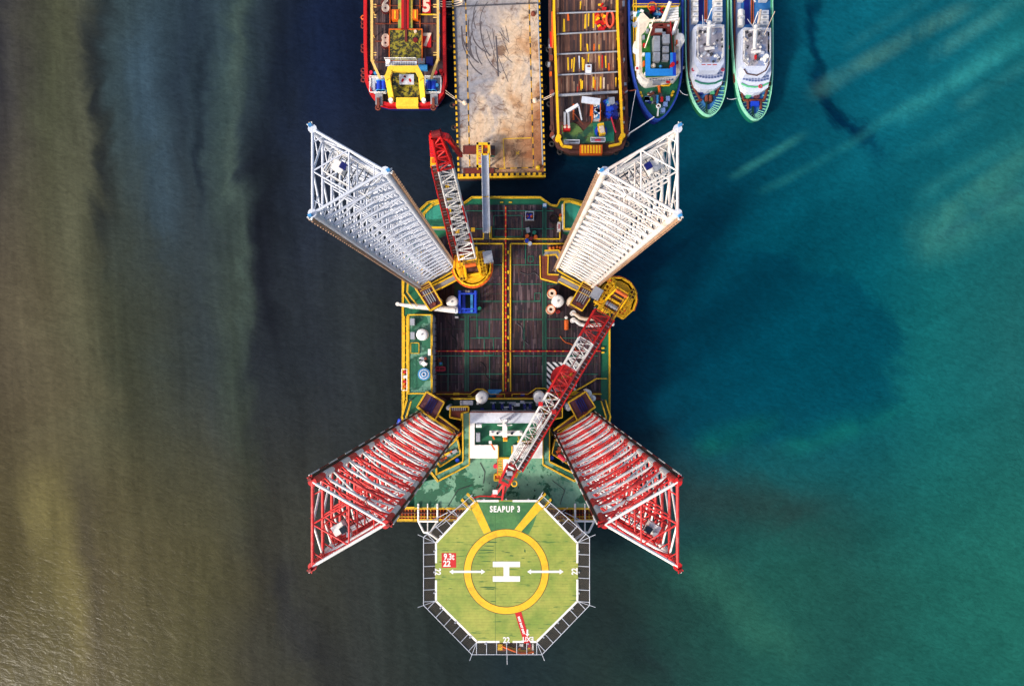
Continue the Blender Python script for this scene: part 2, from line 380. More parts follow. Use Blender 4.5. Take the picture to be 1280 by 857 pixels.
    def torus(s,x,y,z,RR,r,mat,n=20,k=8,a0=0,a1=2*math.pi):
        vs=[];fs=[]
        for i in range(n):
            t=2*math.pi*i/n
            for j in range(k):
                p=2*math.pi*j/k; vs.append((x+(RR+r*math.cos(p))*math.cos(t),y+(RR+r*math.cos(p))*math.sin(t),z+r*math.sin(p)))
        for i in range(n):
            for j in range(k): fs.append([i*k+j,((i+1)%n)*k+j,((i+1)%n)*k+(j+1)%k,i*k+(j+1)%k])
        s.add(vs,fs,mat,True)
    def annulus(s,x,y,z0,z1,ri,ro,mat,n=72):
        o=[(x+ro*math.cos(2*math.pi*i/n),y+ro*math.sin(2*math.pi*i/n)) for i in range(n)]
        q=[(x+ri*math.cos(2*math.pi*i/n),y+ri*math.sin(2*math.pi*i/n)) for i in range(n)]
        s.ringwall(o,q,z0,z1,mat)
    def rail(s,pts,mat,h=1.1,r=.055,step=2.2,closed=False,toe=.17,tmat=None):
        pts=[Vector(p) for p in pts]
        if closed: pts=pts+[pts[0]]
        for a,b in zip(pts[:-1],pts[1:]):
            L=(b-a).length
            if L<.05: continue
            up=Vector((0,0,h)); s.tube(a+up,b+up,r,mat,6); s.tube(a+up*.52,b+up*.52,r*.6,mat,5)
            if toe: s.beam(a+Vector((0,0,.1)),b+Vector((0,0,.1)),toe,.12,tmat or mat)
            k=max(1,int(L/step))
            for i in range(k+1):
                p=a.lerp(b,i/k); s.tube(p,p+up,r*.8,mat,5)
    def prail(s,px,z,mat,**k): s.rail(PW3(px,z),mat,**k)
    def text(s,body,x,y,z,size,mat,rot=0,bold=.0,sx=1.0,sp=1.0):
        c=bpy.data.curves.new('lettering','FONT'); c.body=body; c.size=size; c.align_x='CENTER'; c.align_y='CENTER'; c.offset=bold; c.resolution_u=3; c.space_character=sp
        o=bpy.data.objects.new('lettering',c); COL.objects.link(o)
        dg=bpy.context.evaluated_depsgraph_get(); me=bpy.data.meshes.new_from_object(o.evaluated_get(dg))
        ca,sa=math.cos(rot),math.sin(rot)
        vs=[(x+(v.co.x*sx)*ca-v.co.y*sa,y+(v.co.x*sx)*sa+v.co.y*ca,z) for v in me.vertices]
        s.add(vs,[list(p.vertices) for p in me.polygons],mat)
        bpy.data.objects.remove(o); bpy.data.curves.remove(c); bpy.data.meshes.remove(me)
    def build(s,name,parent=None,label=None,loc=None,kind=None):
        off=rootloc(parent) if parent else Vector(loc or (0,0,0))
        me=bpy.data.meshes.new(name)
        me.from_pydata([(v[0]-off.x,v[1]-off.y,v[2]-off.z) for v in s.v],[],s.f)
        for q in s.mats: me.materials.append(q)
        me.polygons.foreach_set('material_index',s.mi); me.polygons.foreach_set('use_smooth',s.sm)
        me.update(); o=bpy.data.objects.new(name,me); COL.objects.link(o)
        if parent: o.parent=parent
        else: o.location=off
        if label: o['label']=label
        if kind: o['kind']=kind
        return o
    def solo(s,name,label,cat,group=None,kind=None):
        xs=[v[0] for v in s.v]; ys=[v[1] for v in s.v]; zs=[v[2] for v in s.v]
        o=s.build(name,None,None,((min(xs)+max(xs))/2,(min(ys)+max(ys))/2,min(zs)),kind)
        return prop(o,label,cat,group)
def dup(root,loc,label=None):
    r=root.copy(); COL.objects.link(r); r.location=loc
    if label: r['label']=label
    def rec(a,b):
        for ch in list(a.children):
            c=ch.copy(); COL.objects.link(c); c.parent=b; rec(ch,c)
    rec(root,r); return r
def part(name,parent,fn,label=None,kind=None):
    b=MB(); fn(b); return b.build(name,parent,label,kind=kind)

# ================================================================== SEA
b=MB(); b.add([(-3000,-3000,0),(3000,-3000,0),(3000,3000,0),(-3000,3000,0)],[[0,1,2,3]],sea_mat())
b.build('sea',kind='structure')

# ================================================================== JACK-UP RIG
ZD=7.0
rig=thing('jack_up_rig','four-legged jack-up rig with green and timber deck and yellow-green octagonal helideck','jack-up rig',(-1.6,0,0))
# hull
half=[(577,256),(590,246.5),(632.8,246.5)]
left=[(503,350),(506,300),(523,264),(535,253),(553,249),(566,249),(570,257),(577,256)]
outl=left[:]+[(590,246.5),(675.6,246.5)]+[(2*MX-x,y) for x,y in reversed(left)]+[(762.6,545),(762.6,640),(503,640)]
outl=[(503,640)]+[p for p in outl[:-1]]
HP=PW(outl,ZD)
def f(b): b.prism(HP,-1.5,ZD,grn3,hullg)
hull=part('hull',rig,f)
def f(b):
    i=inset(HP,.12); b.loft(ccw(HP),ZD+.02,i,ZD+.02,yel)
    b.rail([Vector((x,y,ZD)) for x,y in inset(HP,.15)],yel,closed=True,toe=.2,r=.06)
part('guard_rail',rig,f)
def f(b):
    for x,y0,y1 in((505.5,395,545),(508.5,395,500),(506,500,630)): b.prect(x-.7,y0,x+.7,y1,ZD,ZD+.3,yel)
    for y in range(398,545,9): b.prect(504,y,509.5,y+1.1,ZD,ZD+.25,yel if R()<.7 else ora)
part('side_walkway_pipes',rig,f)
# timber deck
dk=[(541,256.5),(577,262),(590,256),(676,256),(688,258),(703,258),(703,290),(751,300),(751,490),(541,490)]
dk=[(545,300),(566,290),(566,262),(586,256),(680,256),(684,258),(703,262),(703,292),(722,300),(722,350),(751,372),(751,492),(541,492),(541,372),(545,350)]
def f(b): b.ppoly(dk,ZD+.01,ZD+.25,deckw)
part('timber_deck',rig,f)
def f(b):
    z0,z1=ZD+.2,ZD+.33
    for x,a,c in((583.3,394,489),(680.5,256,489)): b.prect(x-1.8,a,x+1.8,c,z0,z1,dgrn); b.prect(x-2.3,a,x-1.8,c,z0,z1+.03,teal); b.prect(x+1.8,a,x+2.3,c,z0,z1+.03,teal)
    ys=[331,355,376.5,399,422.5,444.7,467.5]
    for i,y in enumerate(ys):
        for (xa,xb) in((545+ (28 if i<4 else 0),580),(586,629),(640,678),(683,722 if i<2 else 748)):
            if i==0 and xa<600 and xb<600: continue
            if R()<.12: continue
            b.prect(xa+U(0,2),y-.35,xb-U(0,3),y+.35,z0,z1,teal)
    for (x0,y0,x1,y1) in((617,269,653,296),(596,399,612,422),(605,422.5,617,444),(668,366,676,376),(660,320,667,327),(566,264,580,300)):
        for q in((x0,y0,x1,y0+.6),(x0,y1-.6,x1,y1),(x0,y0,x0+.6,y1),(x1-.6,y0,x1,y1)): b.prect(*q,z0,z1,teal)
    for y in range(312,490,11):
        for xa,xb in((546,580),(586,629),(640,678),(683,722 if y<350 else 748)):
            if (xa<580 and y<395): continue
            if R()<.25: continue
            b.prect(xa,y-.22,xb,y+.22,z0,z1-.06,dgrn if R()<.6 else blk)
    for x in(553,570,592,604,620,647,664,690,702,716,730,742):
        y=302 if 586<x<720 else 398
        b.prect(x-.2,y,x+.2,488,z0,z1-.07,blk)
    for y in(263.5,286): b.prect(570,y-.4,692,y+.4,z0,z1,teal)
    for x,a,c in((596,300,399),(657,300,330),(655,399,444),(612,444,490),(630,467,490),(560,444,490)): b.prect(x-.3,a,x+.3,c,z0,z1,teal)
part('deck_edge_strips',rig,f)
def f(b):
    z=ZD+.28
    for s in(0,1):
        q=[(560,304.5),(629,304.5),(629,489)] if s==0 else [(708,304.5),(638.2,304.5),(638.2,489)]
        b.path(PW3(q,z+.15),.13,yel,6)
    b.path(PW3([(566,298.5),(609,298.5)],z+.15),.13,yel); b.path(PW3([(614,298.5),(700,298.5),(700,286)],z+.15),.13,yel)
    for x in(609,614): b.path(PW3([(x,283),(x,299)],z+.15),.12,yel)
    for y in(315,340,360,381,396,422,455,475): b.prect(634.2,y-2,636.3,y+2,z-.06,z+.2,yel)
    b.prect(634,489,637.5,300,z-.2,z-.1,dgrey)
    for x in(580,706,655): b.prect(x,300.8,x+7,302.4,z-.06,z+.2,yel)
part('pipe_run',rig,f)
def f(b):
    z=ZD+.28
    b.prect(631.2,258,632.9,489,z-.06,z+.22,redline); b.prect(543,437.9,751,439.4,z+.1,z+.3,redlinex)
    for x in(753.5,):
        for y in(435,440.5): b.prect(x-1.5,y-1,x+2,y+1,z-.1,z+.1,yel)
    for x in(625,636): b.prect(x,252,x+4,253.6,ZD+.01,ZD+.2,yel)
part('fire_main',rig,f)
for pts,m_ in (([(560,402),(566,408),(563,418),(572,426),(570,436)],blk),([(650,340),(660,344),(668,340),(674,346)],dgrey),([(600,452),(608,458),(606,470),(616,476),(626,474)],blk),([(700,420),(706,428),(716,430),(722,440)],ora),([(646,404),(654,410),(652,424),(660,430)],dgrey),([(596,308),(604,314),(602,326),(612,332)],blk)):
    part('deck_hose',rig,lambda b:b.path(PW3(smooth_open(pts),ZD+.32),.07,m_,6))
# bow corner platforms
for i,(poly,labs) in enumerate((([(530,285),(530,268),(541,257),(556,252),(563,254),(563,285)],0),([(705,287),(705,253.5),(712,252.5),(724,256),(737,261),(733,272),(728,287)],1))):
    z=9.0
    o=part('forecastle_platform',rig,lambda b:(b.ppoly(poly,ZD,z,grn2,grey),b.prect(poly[0][0]-(0 if i==0 else 2.5),255,poly[0][0]+(0 if i==0 else 0)+.01,286,ZD,z-.5,whi) if i else None),
      'teal corner deck left of the red boom' if i==0 else 'teal corner deck beside the white leg')
    part('guard_rail',o,lambda b:b.prail(poly,z,yel,closed=True,toe=.24,r=.06))
def f(b):
    b.ppoly([(544,262),(562,262),(562,272),(544,272)],ZD,9.02,grn3); 
    for x in(547,551): b.cyl(*W(x,270,9.1).xy,9,9.5,.22,whi)
# striped pad
pad=part('striped_deck_pad',rig,lambda b:b.prect(683.5,452.5,721,489.5,ZD+.2,ZD+.36,zeb))
def f(b):
    c=W(703,472,ZD+.4); b.cyl(c.x,c.y,ZD+.36,ZD+.372,1.95,red,40)
    b.text('NO.1 CRANE',c.x,c.y,ZD+.378,.62,yel,rot=.35,bold=.02)
part('round_red_sign',pad,f)
# side deckhouse
sd=part('side_deckhouse',rig,lambda b:(b.prect(510.5,393,540.5,492,ZD,10.6,grnp,silver),b.prect(510.5,393,540.5,394,10.6,10.66,yel)))
part('guard_rail',sd,lambda b:b.prail([(511,393.5),(540,393.5),(540,491.5),(511,491.5)],10.6,yel,closed=True,toe=.2,r=.06))
for p in((512.5,398,518,406.5),(513,415,518,424)): part('vent_box',sd,lambda b:(b.prect(*p,10.6,11.7,silver),))
part('hatch_cover',sd,lambda b:(b.prect(514,429,523,441,10.6,10.9,grn3),[b.prect(*q,10.6,10.95,yel) for q in((513,428,524,428.8),(513,441,524,441.8),(513,428,513.8,442),(523.3,428,524,442))]))
def f(b):
    b.prect(535,436,539,444,10.6,11.2,whi)
    for k in range(9): 
        c=W(U(526,534),U(446,456),11); b.box(c.x,c.y,10.6,U(.3,.8),U(.3,.8),U(.3,.9),random.choice([silver,rust,whi,dgrn]),U(0,3))
part('deck_valves',sd,f)
def f(b):
    for k in range(12): b.prect(541,397+k*8,542.2,401+k*8,ZD+1,ZD+2.6,dgrey)
part('wall_lockers',sd,lambda b:[b.prect(540.5,396+k*8,543.5,402.5+k*8,ZD,ZD+2.0,silver) for k in range(12)])
# left edge frames (white/red racks at hull edge)
def f(b):
    for y,mm in((463,red),(469,whi),(475,red),(481,ora)): b.prect(503.5,y,510,y+3.6,ZD,ZD+1.0,mm)
    b.prail([(503.5,461),(510,461),(510,487),(503.5,487)],ZD+.4,whi,closed=True,toe=0)
part('hull_side_rack',rig,f)

# ---- legs
RC=Vector((-1.55,.4))
def leg(sx,sy,northern,label):
    A,B,C=[Vector((RC.x+sx*x,RC.y+sy*y)) for x,y in((13.53,16.2),(13.53,9.95),(8.13,13.08))]
    T=[A,B,C]; cen=(A+B+C)/3
    z0,z1=5.0,68.4; nb=24; dz=(z1-z0)/nb
    P3=lambda p,z:Vector((p.x,p.y,z))
    lb=MB()
    m_h=whi2 if northern else None
    for k in range(nb+1):
        z=z1-k*dz
        mids=[]
        for i in range(3):
            p,q=T[i],T[(i+1)%3]; mid=(p+q)/2; mids.append(mid)
            outer=(i==0)
            if northern: mh=mk=ms=(cool if sx<0 else cream)  # bluish and warm-lit leg whites: the light is painted into the colour
            else:
                mh=lred if outer else (whi if k%3!=2 else lred)
                mk=whi if (outer or k%2==1) else lred; ms=lred
            lb.tube(P3(p,z),P3(q,z),.115 if northern else .125,mh,8,caps=False)
            if k<nb:
                lb.tube(P3(mid,z-.1),P3(p,z-dz),.085,mk,7,caps=False); lb.tube(P3(mid,z-.1),P3(q,z-dz),.085,mk,7,caps=False)
            if not northern and not outer and k%2==0: lb.tube(P3(p,z-dz*.5),P3(q,z-dz*.5),.075,lred,7,caps=False)
            if northern: lb.tube(P3(p.lerp(mid,.5),z-dz*.5),P3(p,z-.2),.05,mk,5,caps=False); lb.tube(P3(q.lerp(mid,.5),z-dz*.5),P3(q,z-.2),.05,mk,5,caps=False)
        for i in range(3):
            p,o1,o2=T[i],T[(i+1)%3],T[(i+2)%3]
            lb.tube(P3(p.lerp(o1,.16),z-.05),P3(p.lerp(o2,.16),z-.05),.05,ms,5,caps=False)
        for i in range(3): lb.tube(P3(mids[i],z),P3(mids[(i+1)%3],z),.07,ms,6,caps=False)
    L=lb.build('leg',rig,label)
    for ci,(p,nm) in enumerate(((A,'outer corner chord'),(B,'middle chord'),(C,'inner chord'))):
        cb=MB(); d=(p-cen).normalized(); t=Vector((-d.y,d.x))
        seg=dz; k=0; z=z0
        while z<z1-.01:
            if northern: m_=cool if sx<0 else cream  # chords take the same painted cool and sunlit whites
            else: m_=(lred if (k%2) else whi)
            cb.tube(P3(p,z),P3(p,min(z1,z+seg)),.27,m_,12,caps=False); z+=seg;k+=1
        rk=rack if northern else rackb
        for sg in(1,):
            c=p+d*sg*.40
            cb.beam(P3(c,z0),P3(c,z1),.20,.26,rk,up=(t.x,t.y,0)) if False else None
            a=c-t*.09; 
            q=[(c.x+d.x*u+t.x*v_,c.y+d.y*u+t.y*v_) for u,v_ in((-.12,-.05),(.08,-.05),(.08,.05),(-.12,.05))]
            cb.prism(q,z0,z1,rk)
            z=z0; k=0; c2=p+d*sg*.60
            if northern: st=.75
            else: st=dz
            while z<z1-.3:
                q=[(c2.x+d.x*u+t.x*v_,c2.y+d.y*u+t.y*v_) for u,v_ in((-.09,-.045),(.0,-.045),(.0,.045),(-.09,.045))]
                cb.prism(q,z,z+st*(.5 if northern else .98),rk if northern else (whi if k%2 else dred)); z+=st;k+=1
        cb.cyl(p.x,p.y,z1-.02,z1+.1,.33,cool if northern else red,12)
        cb.box(p.x+.25*d.x,p.y+.25*d.y,z1+.1,.26,.2,.3,lblue if northern else dred,.4)
        cb.box(p.x+.42*d.x,p.y+.42*d.y,z1-.3,.2,.2,.3,whi if northern else red,.9)
        for e in(-1,1): cb.beam(P3(p,z1),P3(p+d*.5+t*e*.2,z1),.07,.07,whi if northern else red)
        cb.build('chord',L)
    # small service platform hung inside the top bay
    pb=MB(); zc=65.2; c=Vector((RC.x+sx*11.35,RC.y+sy*13.55)); ang=math.atan2(sy*1,sx*1.73)
    fr=whi if northern else red
    ax=Vector((math.cos(ang),math.sin(ang))); ay=Vector((-ax.y,ax.x))*(sy*sx)
    cr=[c+ax*u+ay*v_ for u,v_ in((-2.0,-.9),(1.8,-.9),(1.8,1.0),(-2.0,1.0))]
    pb.rail([P3(q,zc) for q in cr],fr,closed=True,toe=.12,step=.9,r=.04)
    for u in range(-4,4):
        pb.beam(P3(c+ax*(u*.5)-ay*.9,zc),P3(c+ax*(u*.5)+ay,zc),.06,.08,dgrey if northern else dred)
    for u in(-.9,-.3,.3,.9): pb.beam(P3(c-ax*2+ay*u,zc),P3(c+ax*1.8+ay*u,zc),.06,.08,silver if northern else dred)
    q=c+ax*1.0; pb.box(q.x,q.y,zc+.05,.95,.8,.9,whi,ang); q=c+ax*.6+ay*.2; pb.box(q.x,q.y,zc+.95,.5,.5,.3,nblue if northern else glass,ang)
    pb.box(q.x+.5,q.y-.3,zc+1.05,.35,.35,.5,silver)
    pb.build('service_platform',L)
    return A,B,C
legs={}
legs['nw']=leg(-1,1,True,'white lattice leg beside the single-boom crane at the pier side')
legs['ne']=leg(1,1,True,'white lattice leg nearest the moored tugs')
legs['sw']=leg(-1,-1,False,'red and white lattice leg over the olive water')
legs['se']=leg(1,-1,False,'red and white lattice leg over the teal water')
# ---- jack houses
for key,sx,sy in(('nw',-1,1),('ne',1,1),('sw',-1,-1),('se',1,-1)):
    A,B,C=legs[key]; cen=(A+B+C)/3
    tri=[cen+(p-cen)*1.32 for p in(A,B,C)]
    hs=MB(); 
    q=ccw([tuple(t) for t in tri]); q=inset(q,.01)
    # chamfered triangle
    ch=[]
    for i in range(3):
        a,b_,c_=Vector(q[i-1]),Vector(q[i]),Vector(q[(i+1)%3]); ch+=[tuple(b_.lerp(a,.14)),tuple(b_.lerp(c_,.14))]
    inner=inset(ch,.95)
    hs.ringwall(ch,inner,ZD-.5,11.2,dgrey,mach); hs.prism(inner,ZD,ZD+.6,dgrey)
    J=hs.build('jacking_frame',rig)
    part('guard_rail',J,lambda b:(b.rail([Vector((x,y,11.2)) for x,y in inset(ch,.1)],yel,closed=True,toe=.17,r=.055),b.rail([Vector((x,y,11.2)) for x,y in inset(ch,.85)],yel,closed=True,toe=.2,r=.06)))
    # machinery cabin
    if sy>0: cab=[(520,361),(537,352),(553,380),(538,388.5)]
    else: cab=[(533.6,489),(555.5,502.4),(544,525),(522,508)]
    if sx>0: cab=mx(cab)
    zc=12.2
    def f(b):
        w=PW(cab,zc); b.prism(w,ZD,zc,mach,rust2)
        c=sum((Vector(p) for p in w),Vector((0,0)))/4; e=(Vector(w[1])-Vector(w[0])).normalized(); g=(Vector(w[2])-Vector(w[1])).normalized()
        for u in(-.55,-.2,.15,.5):
            p=c+e*u; b.beam((p.x-g.x*1.1,p.y-g.y*1.1,zc+.1),(p.x+g.x*1.1,p.y+g.y*1.1,zc+.1),.16,.2,nblue if sy<0 else silver)
        b.box(c.x+g.x*1.4,c.y+g.y*1.4,zc,.6,.5,.5,rust)
    K=part('winch_house',rig,f)
    part('guard_rail',K,lambda b:b.rail([Vector((x,y,zc)) for x,y in PW(cab,zc)],yel,closed=True,toe=.2,r=.06))
# extra walkways beside the jacking frames
def walk(pts,z,w,mat=grey,name='walkway',posts=True):
    b=MB(); P=PW3(pts,z)
    for a,c in zip(P[:-1],P[1:]): b.beam(a,c,w,.12,mat)
    for p in P[1:-1]: b.cyl(p.x,p.y,z-.06,z+.065,w/2,mat,12)
    if posts:
        for p in P: b.cyl(p.x,p.y,ZD,z,.12,grey,6)
    o=b.build(name,rig); rb=MB()
    for sg in(-1,1):
        off=[]
        for i,p in enumerate(P):
            d=(P[min(i+1,len(P)-1)]-P[max(i-1,0)]).normalized(); off.append(p+Vector((-d.y,d.x,0))*sg*w/2+Vector((0,0,.06)))
        rb.rail(off,yel,toe=.15,r=.05)
    rb.build('guard_rail',o); return o
for m_ in(0,1):
    g=mx if m_ else (lambda p:p)
    walk(g([(583,516),(583,578),(547,596),(542,586)]),11.6,1.1,grnp)
    walk(g([(546,521),(572,540)]),11.9,.9,rust2)
    walk(g([(512,500),(506,520),(510,542)]),9.5,.7,dgrn)
    b=MB(); pl=g([(572,548),(576,566),(551,582),(544,574)]); b.ppoly(pl,ZD,10.4,grnp,dgrey); o=b.build('equipment_platform',rig)
    part('guard_rail',o,lambda b:b.prail(pl,10.4,yel,closed=True,toe=.2))
    walk(g([(508,352),(507,366),(514,376),(521,384)]),9.6,.7,dgrn)
walk([(680,320),(680,346),(697,349)],10.6,1.3,rust)
walk([(681,317),(696,316),(707,333)],10.4,.8,grey)
walk([(528,368),(549,358),(570,347)],11.4,.9,grey); walk(mx([(528,368),(549,358),(566,349)]),11.4,.9,grey)

# ---- machinery belt between timber deck and accommodation
belt=part('machinery_deck',rig,lambda b:b.prect(541,489,751,500,ZD+.01,ZD+.5,rust2))
def f(b):
    z=ZD+.5
    for q in([(545,492),(588,492),(596,486),(604,486),(613,492),(631,492),(631,500)],[(751,492),(726,492)],[(640,500),(640,492),(660,492),(670,485),(681,485),(690,492),(712,492),(730,482),(745,473),(758,473)]):
        b.prail(q,z,yel,toe=.17,r=.055)
    for k in range(34):
        c=W(U(548,745),U(491,499),z); b.box(c.x,c.y,z,U(.4,1.5),U(.2,.5),U(.2,.8),random.choice([ora,yel,rust,dgrey,rust,blue if R()<.2 else yel]),0)
    for y in(491,495.5): b.path(PW3([(545,y),(720,y)],z+.3),.09,rust)
part('pipe_manifold',belt,f)
bd=part('equipment_deck',rig,lambda b:(b.prect(567,497.5,699,514,ZD,10.0,dgrn,dgrey)))
part('guard_rail',bd,lambda b:b.prail([(567.5,498),(698.5,498)],10,yel,toe=.25))
part('ventilation_box',bd,lambda b:(b.prect(575,500.5,591,506,10,11.2,silver),b.prect(575,500.5,577,506,11.2,11.4,grey)))
for x in(615,626,636,654,661):
    part('pump',bd,lambda b:(b.prect(x,505,x+3.5,511,10,11.4,nblue),b.prect(x-2,502.5,x+5,503.3,10.9,11.1,silver),b.prect(x+1,503,x+2,505,10.5,11.2,silver)))
def f(b):
    b.prect(628,508,641,509,11,11.2,whi); b.prect(628,509,629,513,11,11.2,whi); b.prect(640,509,641,513,11,11.2,whi)
    for k in range(16):
        c=W(U(596,690),U(501,512),10); b.box(c.x,c.y,10,U(.3,.9),U(.3,.6),U(.3,.9),random.choice([silver,nblue,dgrey,whi]),0)
part('pipework',bd,f)
for m_ in(0,1):
    g=mx if m_ else (lambda p:p)
    def f(b):
        b.ppoly(g([(563,508),(586,508),(586,514),(577,516),(577,524),(563,521)]),ZD,11,rust,rust2)
        for k in range(8):
            x=565+k*2.3; b.ppoly(g([(x,509),(x+1,509),(x+1,513),(x,513)]),11,11.2,silver)
    o=part('stair_landing',rig,f)
    part('guard_rail',o,lambda b:b.prail(g([(563,508),(586,508),(586,514),(577,516),(577,524),(563,521)]),11,yel,closed=True,toe=.18))
    def f(b):
        for k in range(9): 
            c=g([(568+R()*12,527+R()*22)])[0]; c=W(*c,9); b.box(c.x,c.y,ZD,U(.4,1.4),U(.3,.8),U(.6,1.8),random.choice([yel,ora,rust2,dgrey,dgrn]),U(0,3))
    part('valve_cluster',rig,f)
    def f(b):
        for k in range(10):
            q=g([(548+R()*22,556+R()*18)])[0]; c=W(*q,9); b.box(c.x,c.y,10.4,U(.3,1.2),U(.2,.6),U(.2,.7),random.choice([yel,ora,rust,silver]),.5)
    part('winch_gear',rig,f)

# ---- aft deck and accommodation
ZA=11.0
ad=part('aft_deck',rig,lambda b:(b.ppoly([(587,514),(679,514),(679,572),(694,590),(720,598),(742,604),(742,634),(518,634),(518,604),(546,598),(572,590),(587,572)],ZD,ZA,grn,hullg)))
part('guard_rail',ad,lambda b:b.prail([(500,634),(742,634)],ZA-.2,yel,toe=.3))
for m_ in(0,1):
    g=mx if m_ else (lambda p:p)
    part('side_strip_deck',rig,lambda b:b.ppoly(g([(578,517),(587,517),(587,576),(578,580)]),ZD,ZA+.05,grn3,dgrey))
part('deck_drain_marks',ad,lambda b:[b.prect(x,y,x+w_,y+h_,ZA+.004,ZA+.02,dgrn) for x,y,w_,h_ in [(U(545,720),U(580,612),U(.6,2.2),U(.8,3)) for _ in range(26)]],kind='stuff')
def f(b):
    for pts in ([(560,632),(572,612),(590,606)],[(700,630),(706,612),(690,600)],[(600,578),(606,590),(604,604)]): b.path(PW3(pts,ZA+.08),.05,dgrey,5)
part('deck_hoses',ad,f)
ZW=14.2
def f(b):
    b.prect(587.3,514.5,678,528.6,ZA,ZW,cool,grey)
    b.prect(587.3,528.4,593.2,572.5,ZA,ZW+.02,whi); b.prect(671,528.4,678,572.5,ZA,ZW+.02,whi)
    b.prect(593,556,622.3,572.5,ZA,ZW+.01,whi); b.prect(641,556,671.2,572.5,ZA,ZW+.01,whi)
    b.prect(587.3,514.2,678,515.4,ZW,ZW+.5,rust)
ab=part('accommodation_block',rig,f)
part('sunken_roof',ab,lambda b:b.ppoly([(593,528.4),(671,528.4),(671,556),(641,556),(641,572),(622.3,572),(622.3,556),(593,556)],ZA,ZW-.7,grn3,whi))
part('yellow_edging',ab,lambda b:(b.prail([(623,557),(623,572),(640,572),(640,557)],ZW-.7,yel,toe=.2,h=.9)))
def f(b):
    z=ZW-.7
    c=W(631,530,z+4)
    b.path([(c.x,c.y,z),(c.x,c.y,z+6)],.28,whi,10)
    b.beam(W(612,541,z+4.6),W(653,541,z+4.6),.75,.3,whi); b.beam(W(631,524,z+5.4),W(631,546,z+5.4),.7,.3,whi)
    for q in((624,522),(638,522),(622,531),(640,531)): b.tube(W(*q,z),W(631,532,z+5.2),.09,whi,6)
    for x in(614,622,640,650): b.cyl(*W(x,541,z+5).xy,z+4.7,z+5.4,.2,glass if x in(622,640) else whi,10)
    b.beam(W(622,531,z+5),W(640,531,z+5),.14,.14,whi)
    for x in(627,636): b.tube(W(x,526,z+5),W(x,526,z+7.5),.05,whi,5)
part('antenna_mast',ab,f)
part('searchlight',ab,lambda b:(b.prect(628.8,544.5,634.2,551.5,ZW-.7,ZW+2,yel),b.prect(630,546,633,550,ZW+2,ZW+2.2,ora)))
part('ventilation_box',ab,lambda b:b.prect(595,541,600,552,ZW-.7,ZW+.6,silver))
part('liferaft_canister',ab,lambda b:(b.tube(W(595,531.5,ZW),W(602,531.5,ZW),.32,whi,12)))
part('davit_arm',ab,lambda b:(b.beam(W(613,553,ZW+.4),W(618.5,562,ZW+.8),.22,.22,ora),b.prect(611,551,614.5,554.5,ZW,ZW+.8,whi),b.beam(W(615,543,ZW+.3),W(618,549,ZW+.5),.25,.25,ora)))
# ladder house south of the block
def f(b):
    b.prect(629,573.5,642,590,ZA,13.4,whi); b.prect(637,577,640,580,13.4,13.6,ora)
lh=part('stair_house',rig,f)
def f(b):
    for k in range(10): b.prect(622.5,574+k*2.1,628.5,575+k*2.1,ZA+2.2-.02*k,ZA+2.3-.02*k,yel)
    for x in(622,628.6): b.beam(W(x,573.5,ZA+2.2),W(x,597,ZA+2.0),.12,.2,ora)
part('ladder',lh,f)
part('access_basket',lh,lambda b:(b.prect(618,592,626,599,ZA,ZA+.6,ora),b.prail([(618,592),(626,592),(626,599),(618,599)],ZA+.6,yel,closed=True)))
# stern shelf
def f(b):
    for (x0,x1) in((498,590),(676,744)):
        b.prect(x0,635.5,x1,649,4.5,9.0,rust,rust2)
        for k in range(int((x1-x0)/4)): b.prect(x0+k*4,636,x0+k*4+.9,648.5,9,9.15,yel if k%5==0 else ora)
        b.prect(x0,640,x1,641.5,9,9.3,rust2); b.prect(x0,645,x1,645.8,9,9.25,yel)
ss=part('stern_shelf',rig,f)
part('guard_rail',ss,lambda b:(b.prail([(498,649),(498,636)],9,yel,toe=.2),b.prail([(498,649),(590,649)],9,yel,toe=.25),b.prail([(676,649),(744,649),(744,636)],9,yel,toe=.25)))
# ---- helideck
ZH=14.6
HO=[(593.5,624.8),(672,624.8),(722.5,677.8),(722.5,751.5),(671,802.5),(595.8,802.5),(544,751),(544,677.8)]
hd=part('helideck',rig,lambda b:b.ppoly(HO,ZH-.5,ZH,heli,grey))
hc=W(632.9,714,ZH)
def PX(p,z): return PW(p,z)
def flat(b,pts,mat,k=1):
    p=ccw(PW(pts,ZH)); n=len(p); z=ZH+.004*k; b.add([(x,y,z) for x,y in p],[list(range(n))],mat)
# dark sector
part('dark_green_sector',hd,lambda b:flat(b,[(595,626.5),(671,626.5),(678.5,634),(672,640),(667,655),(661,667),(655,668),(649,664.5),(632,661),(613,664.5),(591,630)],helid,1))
if 1:
    segs=[((596,625.8),(623,625.8)),((641,625.8),(671.5,625.8)),((671.5,625.8),(721.6,678.2)),((721.6,678.2),(721.6,703)),((721.6,724),(721.6,751)),((721.6,751),(670.6,801.6)),((670.6,801.6),(641,801.6)),((624,801.6),(596.2,801.6)),((596.2,801.6),(545,750.7)),((545,750.7),(545,725)),((545,703),(545,678.2)),((545,678.2),(594,625.8))]
    for p,q in segs:
        P,Q=Vector(p),Vector(q); d=(Q-P).normalized(); n=Vector((-d.y,d.x))*1.25
        part('perimeter_line',hd,lambda b:flat(b,[tuple(P+n-d*.3),tuple(Q+n+d*.3),tuple(Q-n+d*.3),tuple(P-n-d*.3)],whi,2))
part('chevron_band',hd,lambda b:flat(b,[(587.6,632),(596.5,626),(613.5,663.5),(605,667)],yel,3))
part('chevron_band',hd,lambda b:flat(b,[(670.5,627),(678,634.5),(650.5,665),(642.5,662)],yel,3))
